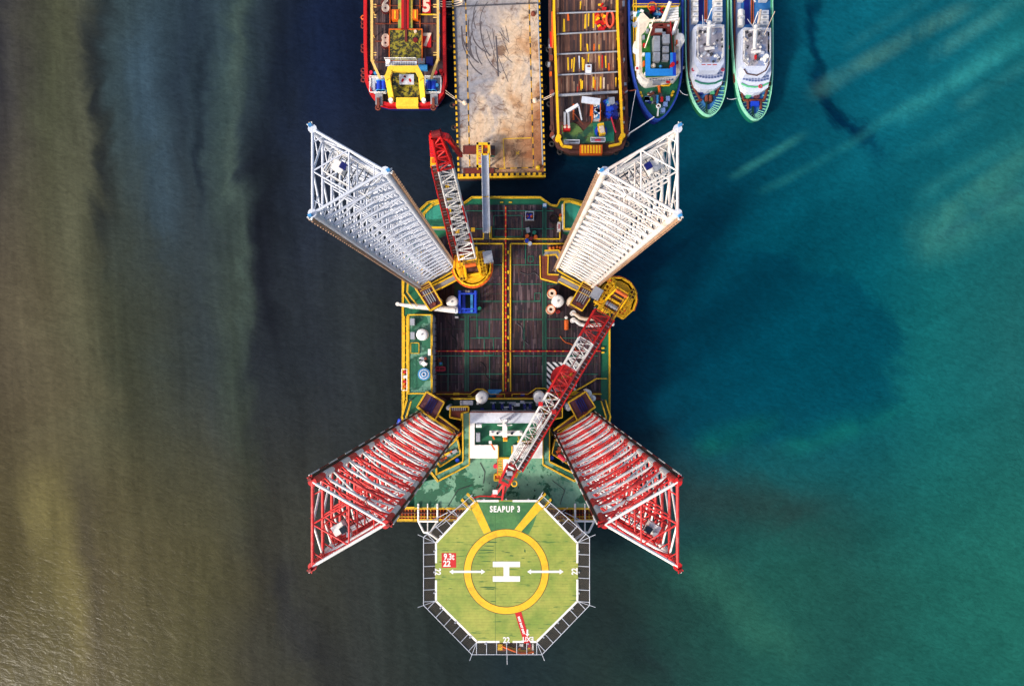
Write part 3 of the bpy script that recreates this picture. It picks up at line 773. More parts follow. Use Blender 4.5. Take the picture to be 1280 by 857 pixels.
def f(b):
    z=ZH+.016; n=96; ro,ri=53.0*S(ZH),44.3*S(ZH)
    for rr0,rr1,mt,zz in((ri-.06,ri+.02,rust2,z+.001),(ri,ro,yel,z),(ro-.02,ro+.06,rust2,z+.001)):
        vs=[];fs=[]
        for i in range(n):
            t=2*math.pi*i/n; vs+=[(hc.x+rr0*math.cos(t),hc.y+rr0*math.sin(t),zz),(hc.x+rr1*math.cos(t),hc.y+rr1*math.sin(t),zz)]
        for i in range(n): j=(i+1)%n; fs.append([2*i,2*i+1,2*j+1,2*j])
        b.add(vs,fs,mt)
part('landing_circle',hd,f)
def f(b):
    flat(b,[(616,701.4),(650,701.4),(650,708.2),(636.6,708.2),(636.6,719.6),(650,719.6),(650,726.4),(616,726.4),(616,719.6),(629.4,719.6),(629.4,708.2),(616,708.2)],whi,5)
part('landing_letter',hd,f)
for x0,x1 in((561.5,606.6),(658.9,704.5)):
    part('heading_arrow',hd,lambda b:flat(b,[(x0,714),(x0+5,710.8),(x0+5,712.6),(x1-5,712.6),(x1-5,710.8),(x1,714),(x1-5,717.2),(x1-5,715.4),(x0+5,715.4),(x0+5,717.2)],whi,6))
c=W(631.3,636.2,ZH); part('rig_name_lettering',hd,lambda b:b.text('SEAPUP 3',c.x,c.y,ZH+.024,1.28,whi,bold=.05,sx=.74,sp=1.22))
def f(b):
    flat(b,[(552,690.6),(570.2,690.6),(570.2,709),(552,709)],red,3)
    c=W(561.2,695.6,ZH); b.text('9.3t',c.x,c.y,ZH+.024,1.3,whi,bold=.04,sx=.8)
    c=W(558.6,704.2,ZH); b.text('22',c.x,c.y,ZH+.024,1.25,whi,bold=.04,sx=.9)
part('weight_limit_sign',hd,f)
for (x,y,r_) in((547,714,-math.pi/2),(718.6,713.6,math.pi/2),(633,799.6,0)):
    c=W(x,y,ZH); part('deck_number',hd,lambda b:b.text('22',c.x,c.y,ZH+.03,1.25,whi,rot=r_,bold=.04,sx=.85))
def f(b):
    flat(b,[(643.5,765.5),(651.6,764),(663,803),(655,803.3)],red,7)
    c=W(651.5,781,ZH); b.text('EXIT EXIT EXIT',c.x,c.y,ZH+.034,.42,whi,rot=-1.27,bold=.03)
    c=W(659.5,797.8,ZH); b.text('EXIT',c.x,c.y,ZH+.036,.95,whi,rot=math.pi,bold=.03,sx=.95)
    flat(b,[(658.2,786),(660.2,786),(660.2,791.5),(661.8,791.5),(659.2,795),(656.6,791.5),(658.2,791.5)],whi,9)
part('exit_marking',hd,f)
def f(b):
    for k,(x,y,w_,h_) in enumerate([(600,677,22,1.6),(604,682,14,1.0),(596,687,22,1.3),(606,690,12,1.0),(600,701,14,.8),(598,733.5,22,1.4),(604,735.5,14,1.4),(612,751,8,1),(630,690,8,1),(636,694,6,1.2),(651,697,5,.9),(714,744,7,.9),(548,702,5,1),(560,735,6,.7),(655,688,2,4)]):
        flat(b,[(x,y),(x+w_*.4,y-h_*.6),(x+w_,y-h_*.2),(x+w_*.9,y+h_*.6),(x+w_*.3,y+h_*.4)],dgrn2,2.2+.02*k)
part('turf_scuffs',hd,f,kind='stuff')
part('plank_joint',hd,lambda b:flat(b,[(619,631),(619.4,631),(619.4,802),(619,802)],dgrn2,2.1))
# safety net
def netmat():
    m,nt,b=newmat('rusty_mesh_net'); v=coords(nt); sp=node(nt,'ShaderNodeSeparateXYZ'); nt.links.new(v,sp.inputs[0])
    g=None
    for e in((1,1),(1,-1)):
        s=math_(nt,'ADD',math_(nt,'MULTIPLY',sp.outputs[0],e[0]),math_(nt,'MULTIPLY',sp.outputs[1],e[1]))
        l=math_(nt,'LESS_THAN',math_(nt,'FRACT',math_(nt,'DIVIDE',s,.26)),.15)
        g=l if g is None else math_(nt,'MAXIMUM',g,l)
    b.inputs['Base Color'].default_value=lin((88,74,64)); b.inputs['Roughness'].default_value=.9
    nt.links.new(g,b.inputs['Alpha']); return m
net=netmat()
oct_o=[(590.5,618),(676.5,618),(737,671),(737,756),(677.5,817.5),(590,817.5),(529.5,756),(529.5,671)]
oi=PW(HO,ZH); oo=PW(oct_o,ZH+.2)
def f(b):
    n=8
    for i in range(1,8):
        j=(i+1)%n
        b.add([(*oi[i],ZH-.12),(*oo[i],ZH+.12),(*oo[j],ZH+.12),(*oi[j],ZH-.12)],[[0,1,2,3]],net)
sn=part('safety_net',hd,f)
def f(b):
    n=8
    for i in range(1,8):
        j=(i+1)%n; A_,B_=Vector((*oo[i],ZH+.2)),Vector((*oo[j],ZH+.2)); a_,b_=Vector((*oi[i],ZH-.1)),Vector((*oi[j],ZH-.1))
        b.tube(A_,B_,.055,cool,6)
        L=(b_-a_).length; k=max(2,round(L/1.65))
        for q in range(k+1):
            p0=a_.lerp(b_,q/k); dr=(B_-A_).normalized(); 
            u=(p0-A_).dot(dr); p1=A_+dr*max(0,min((B_-A_).length,u)); b.tube(p0,p1,.05,cool,6)
        d=(A_-a_); b.tube(a_,a_+d*1.5,.04,cool,6)
        if i==4: m0=(a_+b_)/2; m1=(A_+B_)/2; b.tube(m0,m0+(m1-m0)*1.8,.04,cool,6)
    d=Vector((*oo[0],ZH+.2))-Vector((*oi[0],ZH-.1))
part('net_frame',hd,f)
lamp=[]
for i in range(8):
    j=(i+1)%8
    for q in(.15,.5,.85):
        x=oi[i][0]*(1-q)+oi[j][0]*q; y=oi[i][1]*(1-q)+oi[j][1]*q; d=Vector((x-hc.x,y-hc.y)).normalized()
        part('deck_light',hd,lambda b:b.cyl(x+d.x*.15,y+d.y*.15,ZH-.1,ZH+.16,.13,silver,8))
def f(b):
    z=ZH-1.0; b.prect(622,804,667,813,z-.2,z,rust); 
    b.prect(622,804.5,628,812,z,z+.3,yel); b.path(PW3([(628,807),(640,812),(650,815.5),(660,815.5),(667,814)],z+.9),.18,ora)
    b.path(PW3([(630,806),(642,810.5),(652,813),(666,813)],z+.6),.14,yel)
    for k in range(14):
        c=W(U(632,663),U(805,813),z); b.box(c.x,c.y,z,U(.3,1.1),U(.2,.6),U(.2,.6),random.choice([rust2,yel,ora,dgrey,blk]),U(0,3))
    b.prect(649,804.5,654,807.5,z,z+.7,whi); b.prect(660,804,663.5,809,z,z+.7,pink); b.prect(665,804,667,817,z,z+.8,whi)
part('escape_stair_basket',hd,f)
for m_ in(0,1):
    g=(lambda p:[(2*632.9-x,y) for x,y in p]) if m_ else (lambda p:p)
    def f(b):
        z=11.3
        for x in(523,534.6,547):
            (a,c)=g([(x,629),(x,651)]); b.tube(W(*a,z),W(*c,z),.17 if x!=534.6 else .1,whi,8)
        for p,q in(((522,651),(548,651)),((523,651),(530,665)),((547,651),(538,665)),((534.6,651),(534.6,665)),((530,665),(538,665)),((534,665),(545,672))):
            a,c=g([p,q]); b.tube(W(*a,z),W(*c,z+.6),.17 if p[0]!=534.6 else .1,whi,8)
        a,c=g([(534,664),(570,690)]); b.tube(W(*a,z+.5),W(*c,ZH-.9),.2,whi,8)
        for p,q in(((536,652),(560,640)),((556,634),(578,650)),((545,660),(562,648)),((562,640),(590,625))):
            a,c=g([p,q]); b.tube(W(*a,z),W(*c,z+.3),.07,cool,6)
    part('support_truss',hd,f)
    def f(b):
        q=g([(577,623),(584,616),(596,628),(589,635)]); b.ppoly(q,ZH-.7,ZH-.45,grnp); b.prail([q[0],q[3]],ZH-.45,yel,toe=.3); b.prail([q[1],q[2]],ZH-.45,yel,toe=.3)
    part('access_stair',hd,f)
part('support_column',hd,lambda b:[b.cyl(*W(x,y,10).xy,4,ZH-.5,.35,whi,12) for x,y in((575,645),(690,645))])
part('fire_hose_line',hd,lambda b:b.path(PW3([(590,622.5),(600,619.5),(628,620.5)],ZH-.3),.12,red))

# ---- cranes
def lattice(b,p0,p1,w0,h0,w1,h1,n,cf,bf=None,r=.12,rb=.07):
    bf=bf or cf
    p0=Vector(p0);p1=Vector(p1); d=(p1-p0).normalized(); s=d.cross(Vector((0,0,1))).normalized(); u=s.cross(d).normalized()
    def pt(i,a,c):
        t=i/n; p=p0.lerp(p1,t); w=w0+(w1-w0)*t; h=h0+(h1-h0)*t; return p+s*(a*w/2)+u*(c*h/2)
    cs=((-1,1),(1,1),(1,-1),(-1,-1))
    for i in range(n):
        m_=cf(i/n)
        for a,c in cs: b.tube(pt(i,a,c),pt(i+1,a,c),r,m_,8,caps=False)
        for k in range(4):
            A_,B_=cs[k],cs[(k+1)%4]
            n_=bf(i/n)
            b.tube(pt(i,*A_),pt(i,*B_),rb,n_,6,caps=False)
            if i%2==0: b.tube(pt(i,*A_),pt(i+1,*B_),rb,n_,6,caps=False)
            else: b.tube(pt(i,*B_),pt(i+1,*A_),rb,n_,6,caps=False)
    return s,u,d
def crane(foot,tip,w0,w1,pedc,head,bands,bays,label,ztop,side,wk,hexn,K=1.0):
    cx,cy=pedc; cr=MB()
    d2=(Vector(tip).xy-Vector(foot).xy).normalized(); s2=Vector((d2.y,-d2.x))
    def L(u,v,z): return Vector((cx+(d2.x*u+s2.x*v)*K,cy+(d2.y*u+s2.y*v)*K,z))
    # turntable deck: rounded behind, square to the boom
    outline=[]
    for k in range(hexn+1):
        a=math.pi*.5+math.pi*k/hexn; outline.append(L(-.2+2.9*math.cos(a),2.75*math.sin(a),0).xy)
    outline=[tuple(p) for p in outline]+[tuple(L(1.5,-2.2,0).xy),tuple(L(1.5,2.2,0).xy)]
    cr.prism(outline,ztop,ztop+.35,yel2)
    for v in(-1.05,1.05): cr.beam(L(-1.6,v,ztop+.95),L(2.3,v,ztop+.95),.35,1.2,yel2)
    for u in(-1.6,.1,1.5): cr.beam(L(u,-1.1,ztop+.8),L(u,1.1,ztop+.8),.28,.9,yel2)
    cr.tube(L(-.7,-.9,ztop+.9),L(-.7,.9,ztop+.9),.5,rust2,14); cr.tube(L(.8,-.9,ztop+.9),L(.8,.9,ztop+.9),.4,silver,14)
    for k in range(34):
        p=L(U(-2.4,1.3),random.choice([U(-2.1,-1.3),U(1.3,2.1)]),ztop+.35); cr.box(p.x,p.y,ztop+.35,U(.25,.8),U(.2,.6),U(.2,.9),random.choice([yel2,yel2,ora,rust2,yel,yel2]),math.atan2(d2.y,d2.x))
    C_=cr.build('crane',rig,label)
    part('pedestal',C_,lambda b:(b.cyl(cx,cy,ZD,ztop-.6,1.35,yel2,28),b.cyl(cx,cy,ztop-.6,ztop,1.7,yel2,28)))
    part('guard_rail',C_,lambda b:b.rail([Vector((x,y,ztop+.35)) for x,y in outline],yel2,closed=True,toe=.22,r=.06,step=1.1))
    def f(b):
        top=L(-.9,0,ztop+5.2)
        for v in(-1.15,1.15):
            b.beam(L(.9,v,ztop+1),L(-.7,v*.8,ztop+5.2),.22,.22,yel2); b.beam(L(-2.1,v,ztop+.6),L(-.7,v*.8,ztop+5.2),.22,.22,yel2)
        for t in(.35,.7,1.0):
            b.beam(L(.9,-1.15,ztop+1).lerp(L(-.7,-.92,ztop+5.2),t),L(.9,1.15,ztop+1).lerp(L(-.7,.92,ztop+5.2),t),.18,.18,yel2)
        b.tube(L(-.7,-.8,ztop+5.2),L(-.7,.8,ztop+5.2),.3,ora,12)
    part('luffing_frame',C_,f)
    def f(b):
        p=L(.5,2.55*side,0); b.box(p.x,p.y,ztop-.3,1.7,1.35,2.3,silver,math.atan2(d2.y,d2.x)); b.box(p.x+d2.x*.15,p.y+d2.y*.15,ztop-.0,1.75,1.1,1.5,glass,math.atan2(d2.y,d2.x))
    part('operator_cab',C_,f)
    def f(b):
        zz=ztop+1.75
        for v in(-2.0,-1.55,-1.1,1.1,1.55,2.0): b.beam(L(-2.2,v,zz),L(1.3,v,zz),.07,.07,yel)
        for u in(-2.2,-1.7,-1.2,-.7,-.2,.3,.8,1.3):
            for e in(-1,1): b.beam(L(u,1.1*e,zz),L(u,2.0*e,zz),.07,.07,yel)
        for u in(-2.2,-.4,1.3):
            for v in(-2,2): b.tube(L(u,v,ztop+.3),L(u,v,zz),.05,yel,5)
    part('machinery_cage',C_,f)
    def f(b):
        for v in(-.7,-.45,.45,.7): b.tube(L(-.7,v,ztop+5.2),Vector(tip)+Vector((s2.x*v*.8,s2.y*v*.8,.9)),.022,dgrey,5)
        for v in(-.3,.3): b.tube(L(.8,v,ztop+1.2),Vector(tip)+Vector((s2.x*v,s2.y*v,.6)),.018,blk,5)
    part('wire_rope',C_,f)
    # catwalk and counterweight round the back
    def f(b):
        q=[(x,y) for x,y in outline[:hexn+1]]
        for i in range(len(q)-1): b.beam((*q[i],ztop-.1),(*q[i+1],ztop-.1),.7,.9,ora)
    part('counterweight',C_,f)
    def f(b):
        s,u,d=lattice(b,foot,tip,w0,w0*.85,w1,w1*.85,bays,bands,(lambda t:whi) if K==1.0 else None,rb=.09 if K==1.0 else .07)
        if side is not None:
            A_=Vector(foot)+s*(wk*(w0/2+.5)); B_=Vector(tip)+s*(wk*(w1/2+.4))
            n=bays*2
            b.beam(A_,B_,.55,.08,rust2)
            b.tube(A_+s*wk*.35+u*.7,B_+s*wk*.35+u*.7,.09,red,6); b.tube(A_+s*wk*.35,B_+s*wk*.35,.09,red,6)
            for i in range(n+1):
                p=A_.lerp(B_,i/n); b.beam(p-s*.3,p+s*.3,.1,.12,silver if i%3 else red); b.tube(p+s*wk*.35,p+s*wk*.35+u*.7,.05,red,5)
        # infill grating near the ends
        P=Vector(foot).lerp(Vector(tip),.03); b.beam(P-s*w0*.45,P+s*w0*.45,1.2,.1,dred)
    B=part('boom',C_,f)
    return C_,L,d2,s2
# north crane
foot=W(583,316,20.5); tip=W(556,205,37)
W1=W
def bands1(t): return whi if t<.16 else (red if t<.3 else (whi if t<.38 else (red if t<.62 else whi)))
pc=W(590,331,18.0)
c1,L1,d1,s1=crane(foot,tip,2.35,1.75,(pc.x,pc.y),0,bands1,16,'crane with its boom raised over the pier',18.0,1,-1,14)
def f(b):
    a=Vector(tip); e=W(545,168,42.5)
    d=(e-a).normalized(); s=d.cross(Vector((0,0,1))).normalized(); u=s.cross(d)
    lattice(b,a,e,1.8,1.5,1.0,.9,5,lambda t:red,r=.17,rb=.12)
    b.beam(a-s*.6,e-s*.3,.4,.3,red); b.beam(a+s*.6,e+s*.3,.3,.3,red)
    # sheave head and fly arm pointing back down
    g=W(560,172,42); h=W(576,194,36.5)
    b.beam(e,g,.7,.6,red); b.beam(g,h,.55,.45,red); b.beam(e+Vector((.3,0,0)),W(563,200,38),.3,.3,red); 
    for k in range(5): p=g.lerp(h,k/5); b.box(p.x,p.y,p.z+.2,.4,.4,.25,dred)
    b.tube(e-s*.5,e+s*.5,.45,dred,14)
    # side platform
    p=W(542.5,203,36); b.box(p.x,p.y,p.z,.75,1.4,.5,yel2); b.box(p.x,p.y,p.z+.5,.4,.5,.3,ora)
    b.beam(W(540,170,42),W(541.5,196,37.5),.7,.2,red); b.beam(W(548,170,42),W(549,204,37.5),.15,.3,red)
    for k in range(7): b.beam(W(538.5,172+k*4,41.6-k*.6),W(544,172+k*4,41.6-k*.6),.09,.12,pink)
part('boom_head',c1,f,'red sheave head above the pier side')
part('hook_line',c1,lambda b:(b.tube(W(576,194,36.3),W(576,194,24),.04,dgrey,5),b.box(*W(576,194,23).xy,22.8,.5,.4,1.2,yel2)))
part('work_light',c1,lambda b:[b.box(*W(x,y,z).xy,z+1,.5,.5,.35,yel2) for x,y,z in((560,235,33),(592,289,25.5),(573,291,25.5))])
# south-east crane, boom laid over the accommodation
foot=W(752,392,19.5); tip=W(641,582,21.5)
def bands2(t): return red if t<.14 else (whi if t<.36 else (red if t<.53 else whi))
pc=W(767,376,17.5)
c2,L2,d_,s_=crane(foot,tip,2.35,1.6,(pc.x,pc.y),0,bands2,22,'crane with its boom lowered over the accommodation',17.5,1,-1,7,1.12)
def f(b):
    a=Vector(tip); e=W(630,604,21.5); d=(e-a).normalized(); s=d.cross(Vector((0,0,1))).normalized()
    b.beam(a+s*.75,e+s*.7,.28,1.3,red); b.beam(a-s*.75,e-s*.7,.28,1.3,red)
    for t,m_ in((0,red),(.25,dred),(.5,whi),(.7,red),(1,red)): p=a.lerp(e,t); b.beam(p-s*.8,p+s*.8,.4,.35,m_)
    b.tube(a.lerp(e,.6)-s*.5,a.lerp(e,.6)+s*.5,.42,dgrey,14); b.box(*a.lerp(e,.35).xy,22.2,.8,.6,.5,silver)
    for q in((627.5,624.5),(620,618)): b.beam(e,W(*q,20.2),.28,.3,red)
    b.beam(W(636,604,21),W(628,622,20),.16,.2,red); b.beam(W(624,604,20),W(617,618,19.6),.14,.2,dred)
    b.tube(W(618,617,20)-s*.3,W(618,617,20)+s*.3,.45,red,14); b.box(*W(619,614,20.3).xy,20.3,.7,.6,.4,whi)
    c=W(643,604,20.5); b.torus(c.x,c.y,20.5,.38,.1,yel2,18)
    for q in((650,586),(645,593)): b.box(*W(*q,21).xy,21,.5,.8,.3,yel2,d.x)
part('boom_head',c2,f,'red boom head beside the helideck')
part('pendant_line',c2,lambda b:[b.tube(L2(-.7,v,22.7),Vector(tip)+Vector((0,0,1.3)),.05,dred,5) for v in(-.8,.8)])
def f(b):
    for t in(.62,): 
        P=Vector(foot).lerp(Vector(tip),t); 
        for v in(-1.1,1.1): p=P+Vector((s_.x*v,s_.y*v,0)); b.box(p.x,p.y,p.z+.6,.6,.6,.5,red)
part('boom_lock',c2,f)
def f(b):
    P=W(657,552,20); 
    for v in(-1.0,1.0): b.beam((P.x+v,P.y,13.6),(P.x+v*.8,P.y,19.8),.22,.22,yel)
    b.beam((P.x-1.2,P.y,19.7),(P.x+1.2,P.y,19.7),.3,.3,yel)
part('boom_rest',rig,f)

# ================================================================== THINGS ON THE RIG DECK
zt=ZD+.25
def tank(px,py,r,h,z,label,kind='plain',mat=whi):
    c=W(px,py,z+h); t=thing('storage_tank',label,'tank',(c.x,c.y,z),'round tanks standing on the rig')
    if kind=='hollow':
        part('drum',t,lambda b:(b.annulus(c.x,c.y,z,z+h,r*.35,r,paintc,28),b.cyl(c.x,c.y,z,z+h*.6,r*.34,rust2,14)))
        part('rim',t,lambda b:b.torus(c.x,c.y,z+h,r*.93,.07,ora,28,6)); return t
    part('shell',t,lambda b:(b.cyl(c.x,c.y,z,z+h,r,mat,32),b.dome(c.x,c.y,z+h,r*.98,.28,mat,32)))
    part('lid',t,lambda b:(b.cyl(c.x,c.y,z+h+.2,z+h+.4,r*.16,grey,12),b.torus(c.x,c.y,z+h+.02,r*.9,.05,grey,28,6)))
    return t
tank(565,377,.95,2.6,zt,'white domed tank beside the blue winch frame')
tank(546,377,.8,2.6,zt,'white tank half under the yellow rail beside the long white pipe',mat=paintc)
tank(697.5,376,.98,2.6,zt,'largest white tank of the trio by the upper-right white leg')
tank(690,366.5,.75,1.6,zt,'cream hollow drum above the big white tank of the trio','hollow')
tank(688.5,386.5,.75,1.6,zt,'cream hollow drum below the big white tank of the trio','hollow')
tank(715.5,376.5,.82,2.4,zt,'cream tank against the reddish winch house near the foot of the lowered red boom',mat=paintc)
tank(527.5,418,.9,1.6,10.6,'white tank on the narrow green deckhouse roof')
tank(602,497,.95,4.5,ZD+.5,'white tank left of the blue tarpaulin above the white block')
tank(674.5,497,.95,4.5,ZD+.5,'white tank touching the red and white boom above the white block')
tank(735,491.5,.62,3.2,ZD+.5,'upper small white tank beside the lower-right winch house')
tank(741,497.5,.5,3.0,ZD+.5,'smallest white tank beside the lower-right winch house')
tank(710.5,508.5,.62,3.4,ZD,'grey-white tank between the boom and the lower-right winch house',mat=cool)
tank(560.5,509.5,.38,4.4,ZD,'little grey-white tank right of the lower-left winch house',mat=cool)
# hose reel on deckhouse
c=W(529.5,467.5,12); t=thing('hose_reel','light blue coiled hose reel on the green deckhouse roof','hose reel',(c.x,c.y,10.6))
part('drum',t,lambda b:b.cyl(c.x,c.y,10.6,11.4,.95,lblue,28))
part('hose',t,lambda b:[b.torus(c.x,c.y,11.4+.05*k,.9-.2*k,.09,cool if k%2 else lblue,28,6) for k in range(4)])
# blue winch frame
t=thing('winch_frame','blue open steel winch frame on the timber deck under the yellow crane','winch frame',(*W(584.5,378,8).xy,zt))
def f(b):
    z=zt; h=2.4
    for x in(574.5,594): b.prect(x-2.2,363,x+2.2,391,z,z+.5,blue); b.prect(x-1.2,363,x+1.2,391,z+h,z+h+.3,blue)
    for y in(365,389.5): b.prect(573,y-1.7,596,y+1.7,z,z+.45,blue)
    for y in(367,386): b.prect(573,y-.8,596,y+.8,z+h,z+h+.25,blue)
    for x in(573.5,595):
        for y in(363.5,371,380,390): b.prect(x-.8,y-.8,x+.8,y+.8,z,z+h,blue)
part('frame',t,f)
part('inner_rails',t,lambda b:(b.prect(578,368,581.5,389,zt+.5,zt+1.3,blue),b.prect(588,368,591,390,zt+.5,zt+1.5,lblue)))
part('drum_shaft',t,lambda b:(b.prect(579,362,590,366,zt+.5,zt+1.6,nblue),b.cyl(*W(583,364,9).xy,zt+1.6,zt+1.8,.2,silver),b.cyl(*W(586,364,9).xy,zt+1.6,zt+1.8,.2,silver)))
part('base_plate',t,lambda b:b.prect(568,354,600,395,zt,zt+.04,dgrn))
part('green_motor',t,lambda b:b.cyl(*W(599.5,385.5,8).xy,zt,zt+.9,.32,teal,12))
b=MB(); b.prect(568.5,395,573,397.6,zt,zt+.8,silver); b.prect(569,395.5,572.5,397,zt+.8,zt+.9,whi); b.solo('metal_box','small silver box below the blue winch frame','box')
# long white pipe
b=MB(); P=PW3([(497,380),(512,382),(569,387.5)],10.0); b.tube(P[0],P[1],.22,whi,12,.34); b.tube(P[1],P[2],.42,whi,14,.5); b.tube(P[2],P[2]+Vector((.3,0,-.1)),.55,cool,14)
b.cyl(*W(497,380,10).xy,9.75,10.25,.3,whi,12); b.beam((P[1].x+2,P[1].y,ZD),(P[1].x+2,P[1].y,9.8),.2,.2,yel); b.beam((P[2].x-.6,P[2].y,ZD),(P[2].x-.6,P[2].y,9.7),.25,.25,yel)
b.solo('spare_pipe','long white tapered pipe jutting over the left hull edge','pipe')
# curved vents
for k,(pts,lab) in enumerate((([(716.5,391),(720,393),(725,397),(731,398.5),(737,398.5),(745,398)],'upper of two curved white ducts running under the red boom'),([(716.5,400),(720,401),(725,405),(731,406.5),(740,406.5),(757,404.5),(766,405)],'lower of two curved white ducts running under the red boom'))):
    b=MB(); P=PW3(pts,9.0); b.path(P,.30,paintc if k==0 else whi,12); 
    for p in P: b.dome(p.x,p.y,p.z-.02,.31,.3,paintc if k==0 else whi,12,3)
    b.cyl(P[0].x,P[0].y,zt,9.2,.42,whi,14); b.cyl(P[-1].x,P[-1].y,zt,9,.2,whi,10); b.solo('air_duct',lab,'duct',)
b=MB(); c=W(708.3,405,8.2); b.cyl(c.x,c.y-.6,zt,zt+.5,.34,ora,14); b.tube((c.x,c.y-.9,zt+.4),(c.x,c.y+.7,zt+.4),.36,ora,14); b.solo('fuel_drum','orange-brown drum lying on the timber near the curved ducts','drum')
b=MB(); c=W(708,396.7,8); b.cyl(c.x,c.y,zt,zt+.5,.15,whi,10); b.dome(c.x,c.y,zt+.5,.28,.3,whi,14); b.solo('mushroom_vent','small white mushroom vent above the orange-brown drum','vent')
b=MB(); c=W(697.5,389.5,8); b.cyl(c.x,c.y,zt,zt+.8,.3,dred,14); b.torus(c.x,c.y,zt+.8,.28,.03,red,14,5); b.solo('oil_drum','dark red drum beside the trio of white tanks','drum')
# red tray + turquoise pump
b=MB(); b.annulus(*W(550.5,460.5,7.6).xy,zt,zt+.05,.1,.2,red) if False else None
b.prect(544.5,458,556.5,463.5,zt,zt+.25,dred); 
for q in((544.5,458,556.5,459),(544.5,462.5,556.5,463.5),(544.5,458,545.3,463.5),(555.7,458,556.5,463.5),(549,458,549.6,463.5)): b.prect(*q,zt,zt+.5,pink)
b.solo('spill_tray','shallow red tray on the timber deck next to the green deckhouse','tray')
b=MB(); b.prect(549,452.5,553,457,zt,zt+.7,teal); b.prect(547.5,448,551,452.5,zt,zt+.6,rust); b.cyl(*W(551,454,8).xy,zt+.7,zt+1,.2,lblue,10); b.solo('portable_pump','turquoise pump with rusty motor just above the red tray','pump')
# crate with junk
t=thing('open_crate','pale grey open crate filled with purple and orange bags near the bow','crate',(*W(662,269,8).xy,zt))
def f(b):
    c=W(662,269.5,zt+.9); h=.72
    o=[(c.x-h,c.y-h),(c.x+h,c.y-h),(c.x+h,c.y+h),(c.x-h,c.y+h)]; b.ringwall(ccw(o),inset(o,.13),zt,zt+.9,silver); b.prism(inset(o,.13),zt,zt+.15,dgrey)
part('crate_walls',t,f)
part('bags',t,lambda b:[b.dome(*(W(662+U(-3,3),269.5+U(-3,3),8).xy),zt+.15,.3,U(.3,.5),random.choice([vio,paintc,ora,blue]),10,3) for _ in range(7)])
# drums near the bow
dr=[((660,287.5),silver,'slanted grey-green box','b'),((668,290.5),teal,'green drum nearest the bow','d'),((659,295),ora,'orange drum left of its pair','d'),((669.5,296),ora,'orange drum right of its pair','d'),((658.5,300.5),blue,'blue drum','d'),((662.5,304),cool,'white drum','d'),((664,298),dred,'dark red drum between the orange drums','d')]
for (p,m_,l,k) in dr:
    b=MB(); c=W(*p,8)
    if k=='b': b.box(c.x,c.y,zt,.75,1.0,.6,dgrn,.25); b.box(c.x,c.y,zt+.6,.6,.85,.05,grey,.25); b.solo('tool_box',l+' above the cluster of drums on the timber deck','box')
    else: b.cyl(c.x,c.y,zt,zt+.85,.3,m_,16); b.torus(c.x,c.y,zt+.85,.28,.03,m_,16,5); b.torus(c.x,c.y,zt+.45,.3,.03,m_,16,5); b.cyl(c.x+.12,c.y,zt+.85,zt+.9,.05,dgrey,8); b.solo('oil_drum',l+' in the cluster near the bow rail','drum',)
b=MB(); c=W(692,273.5,7.5)
for k in range(4): b.torus(c.x,c.y,zt+.1+.1*k,.66+.03*(k%2),.07,blk,28,6)
b.solo('hose_coil','black coiled hose on the timber beside the teal corner deck','hose')
b=MB(); b.prect(678.5,254,683.5,258.5,zt,zt+.8,lblue); b.prect(679,254.5,683,258,zt+.8,zt+.86,cool); b.solo('locker','pale blue locker at the bow edge of the timber deck','locker')
t=thing('fire_cabinet','white cabinet with red stripe against the teal corner deck','cabinet',(*W(698.5,283,8).xy,zt))
part('cabinet_body',t,lambda b:b.prect(697,277.5,700.5,288.5,zt,zt+1.4,whi)); part('red_stripe',t,lambda b:b.prect(698,280,699.6,286,zt+1.4,zt+1.43,red))
b=MB(); c=W(701,276,8); b.prect(699,271,702,276.5,zt,zt+1.0,yel); b.cyl(*W(700.5,268.5,8).xy,zt,zt+.9,.2,ora); b.solo('mooring_winch','small yellow winch at the teal corner deck edge','winch')
# orange buoys
for k in range(9):
    b=MB(); px=688+(k%5)*4+U(-.8,.8); py=309+(k//5)*4.5+U(-.8,.8); c=W(px,py,8); b.dome(c.x,c.y,zt+.28,.27,.27,ora,12,4); b.cyl(c.x,c.y,zt,zt+.28,.2,ora,12,.27); b.torus(c.x,c.y,zt+.57,.06,.02,yel,8,4)
    b.solo('buoy','orange float in the pile beside the upper-right white leg','buoy','orange floats piled by the white leg')
# blue tarps
def tarp(cx,cy,z,rx,ry,h,name,label,cat):
    b=MB(); vs=[];fs=[];n=10
    for i in range(n+1):
        for j in range(n+1):
            u=i/n*2-1;v=j/n*2-1; hh=h*(1-abs(u)**1.5)*(1-abs(v)**1.3)+U(-.05,.05)
            vs.append((cx+u*rx+(v*rx*.25),cy+v*ry,z+.03+max(0,hh)))
    for i in range(n):
        for j in range(n): fs.append([i*(n+1)+j,(i+1)*(n+1)+j,(i+1)*(n+1)+j+1,i*(n+1)+j+1])
    b.add(vs,fs,lblue if 'pale' in label else blue,True); b.solo(name,label,cat)
c=W(616.5,492.5,9); tarp(c.x,c.y,zt+.3,1.1,.7,1.0,'tarpaulin','pale blue tarpaulin heap between the two white tanks by the white block','tarpaulin')
b=MB(); c=W(498.5,528,9); b.tube((c.x-.1,c.y-1.0,8.2),(c.x+.15,c.y+.6,8.6),.62,blue,12,.3); b.dome(c.x-.1,c.y-1.0,8.2,.6,.6,blue,12); b.beam((c.x,c.y,8.6),(c.x+1.5,c.y-.3,8.6),.12,.12,yel); b.solo('covered_raft','blue covered raft hanging outside the left hull edge','life raft')
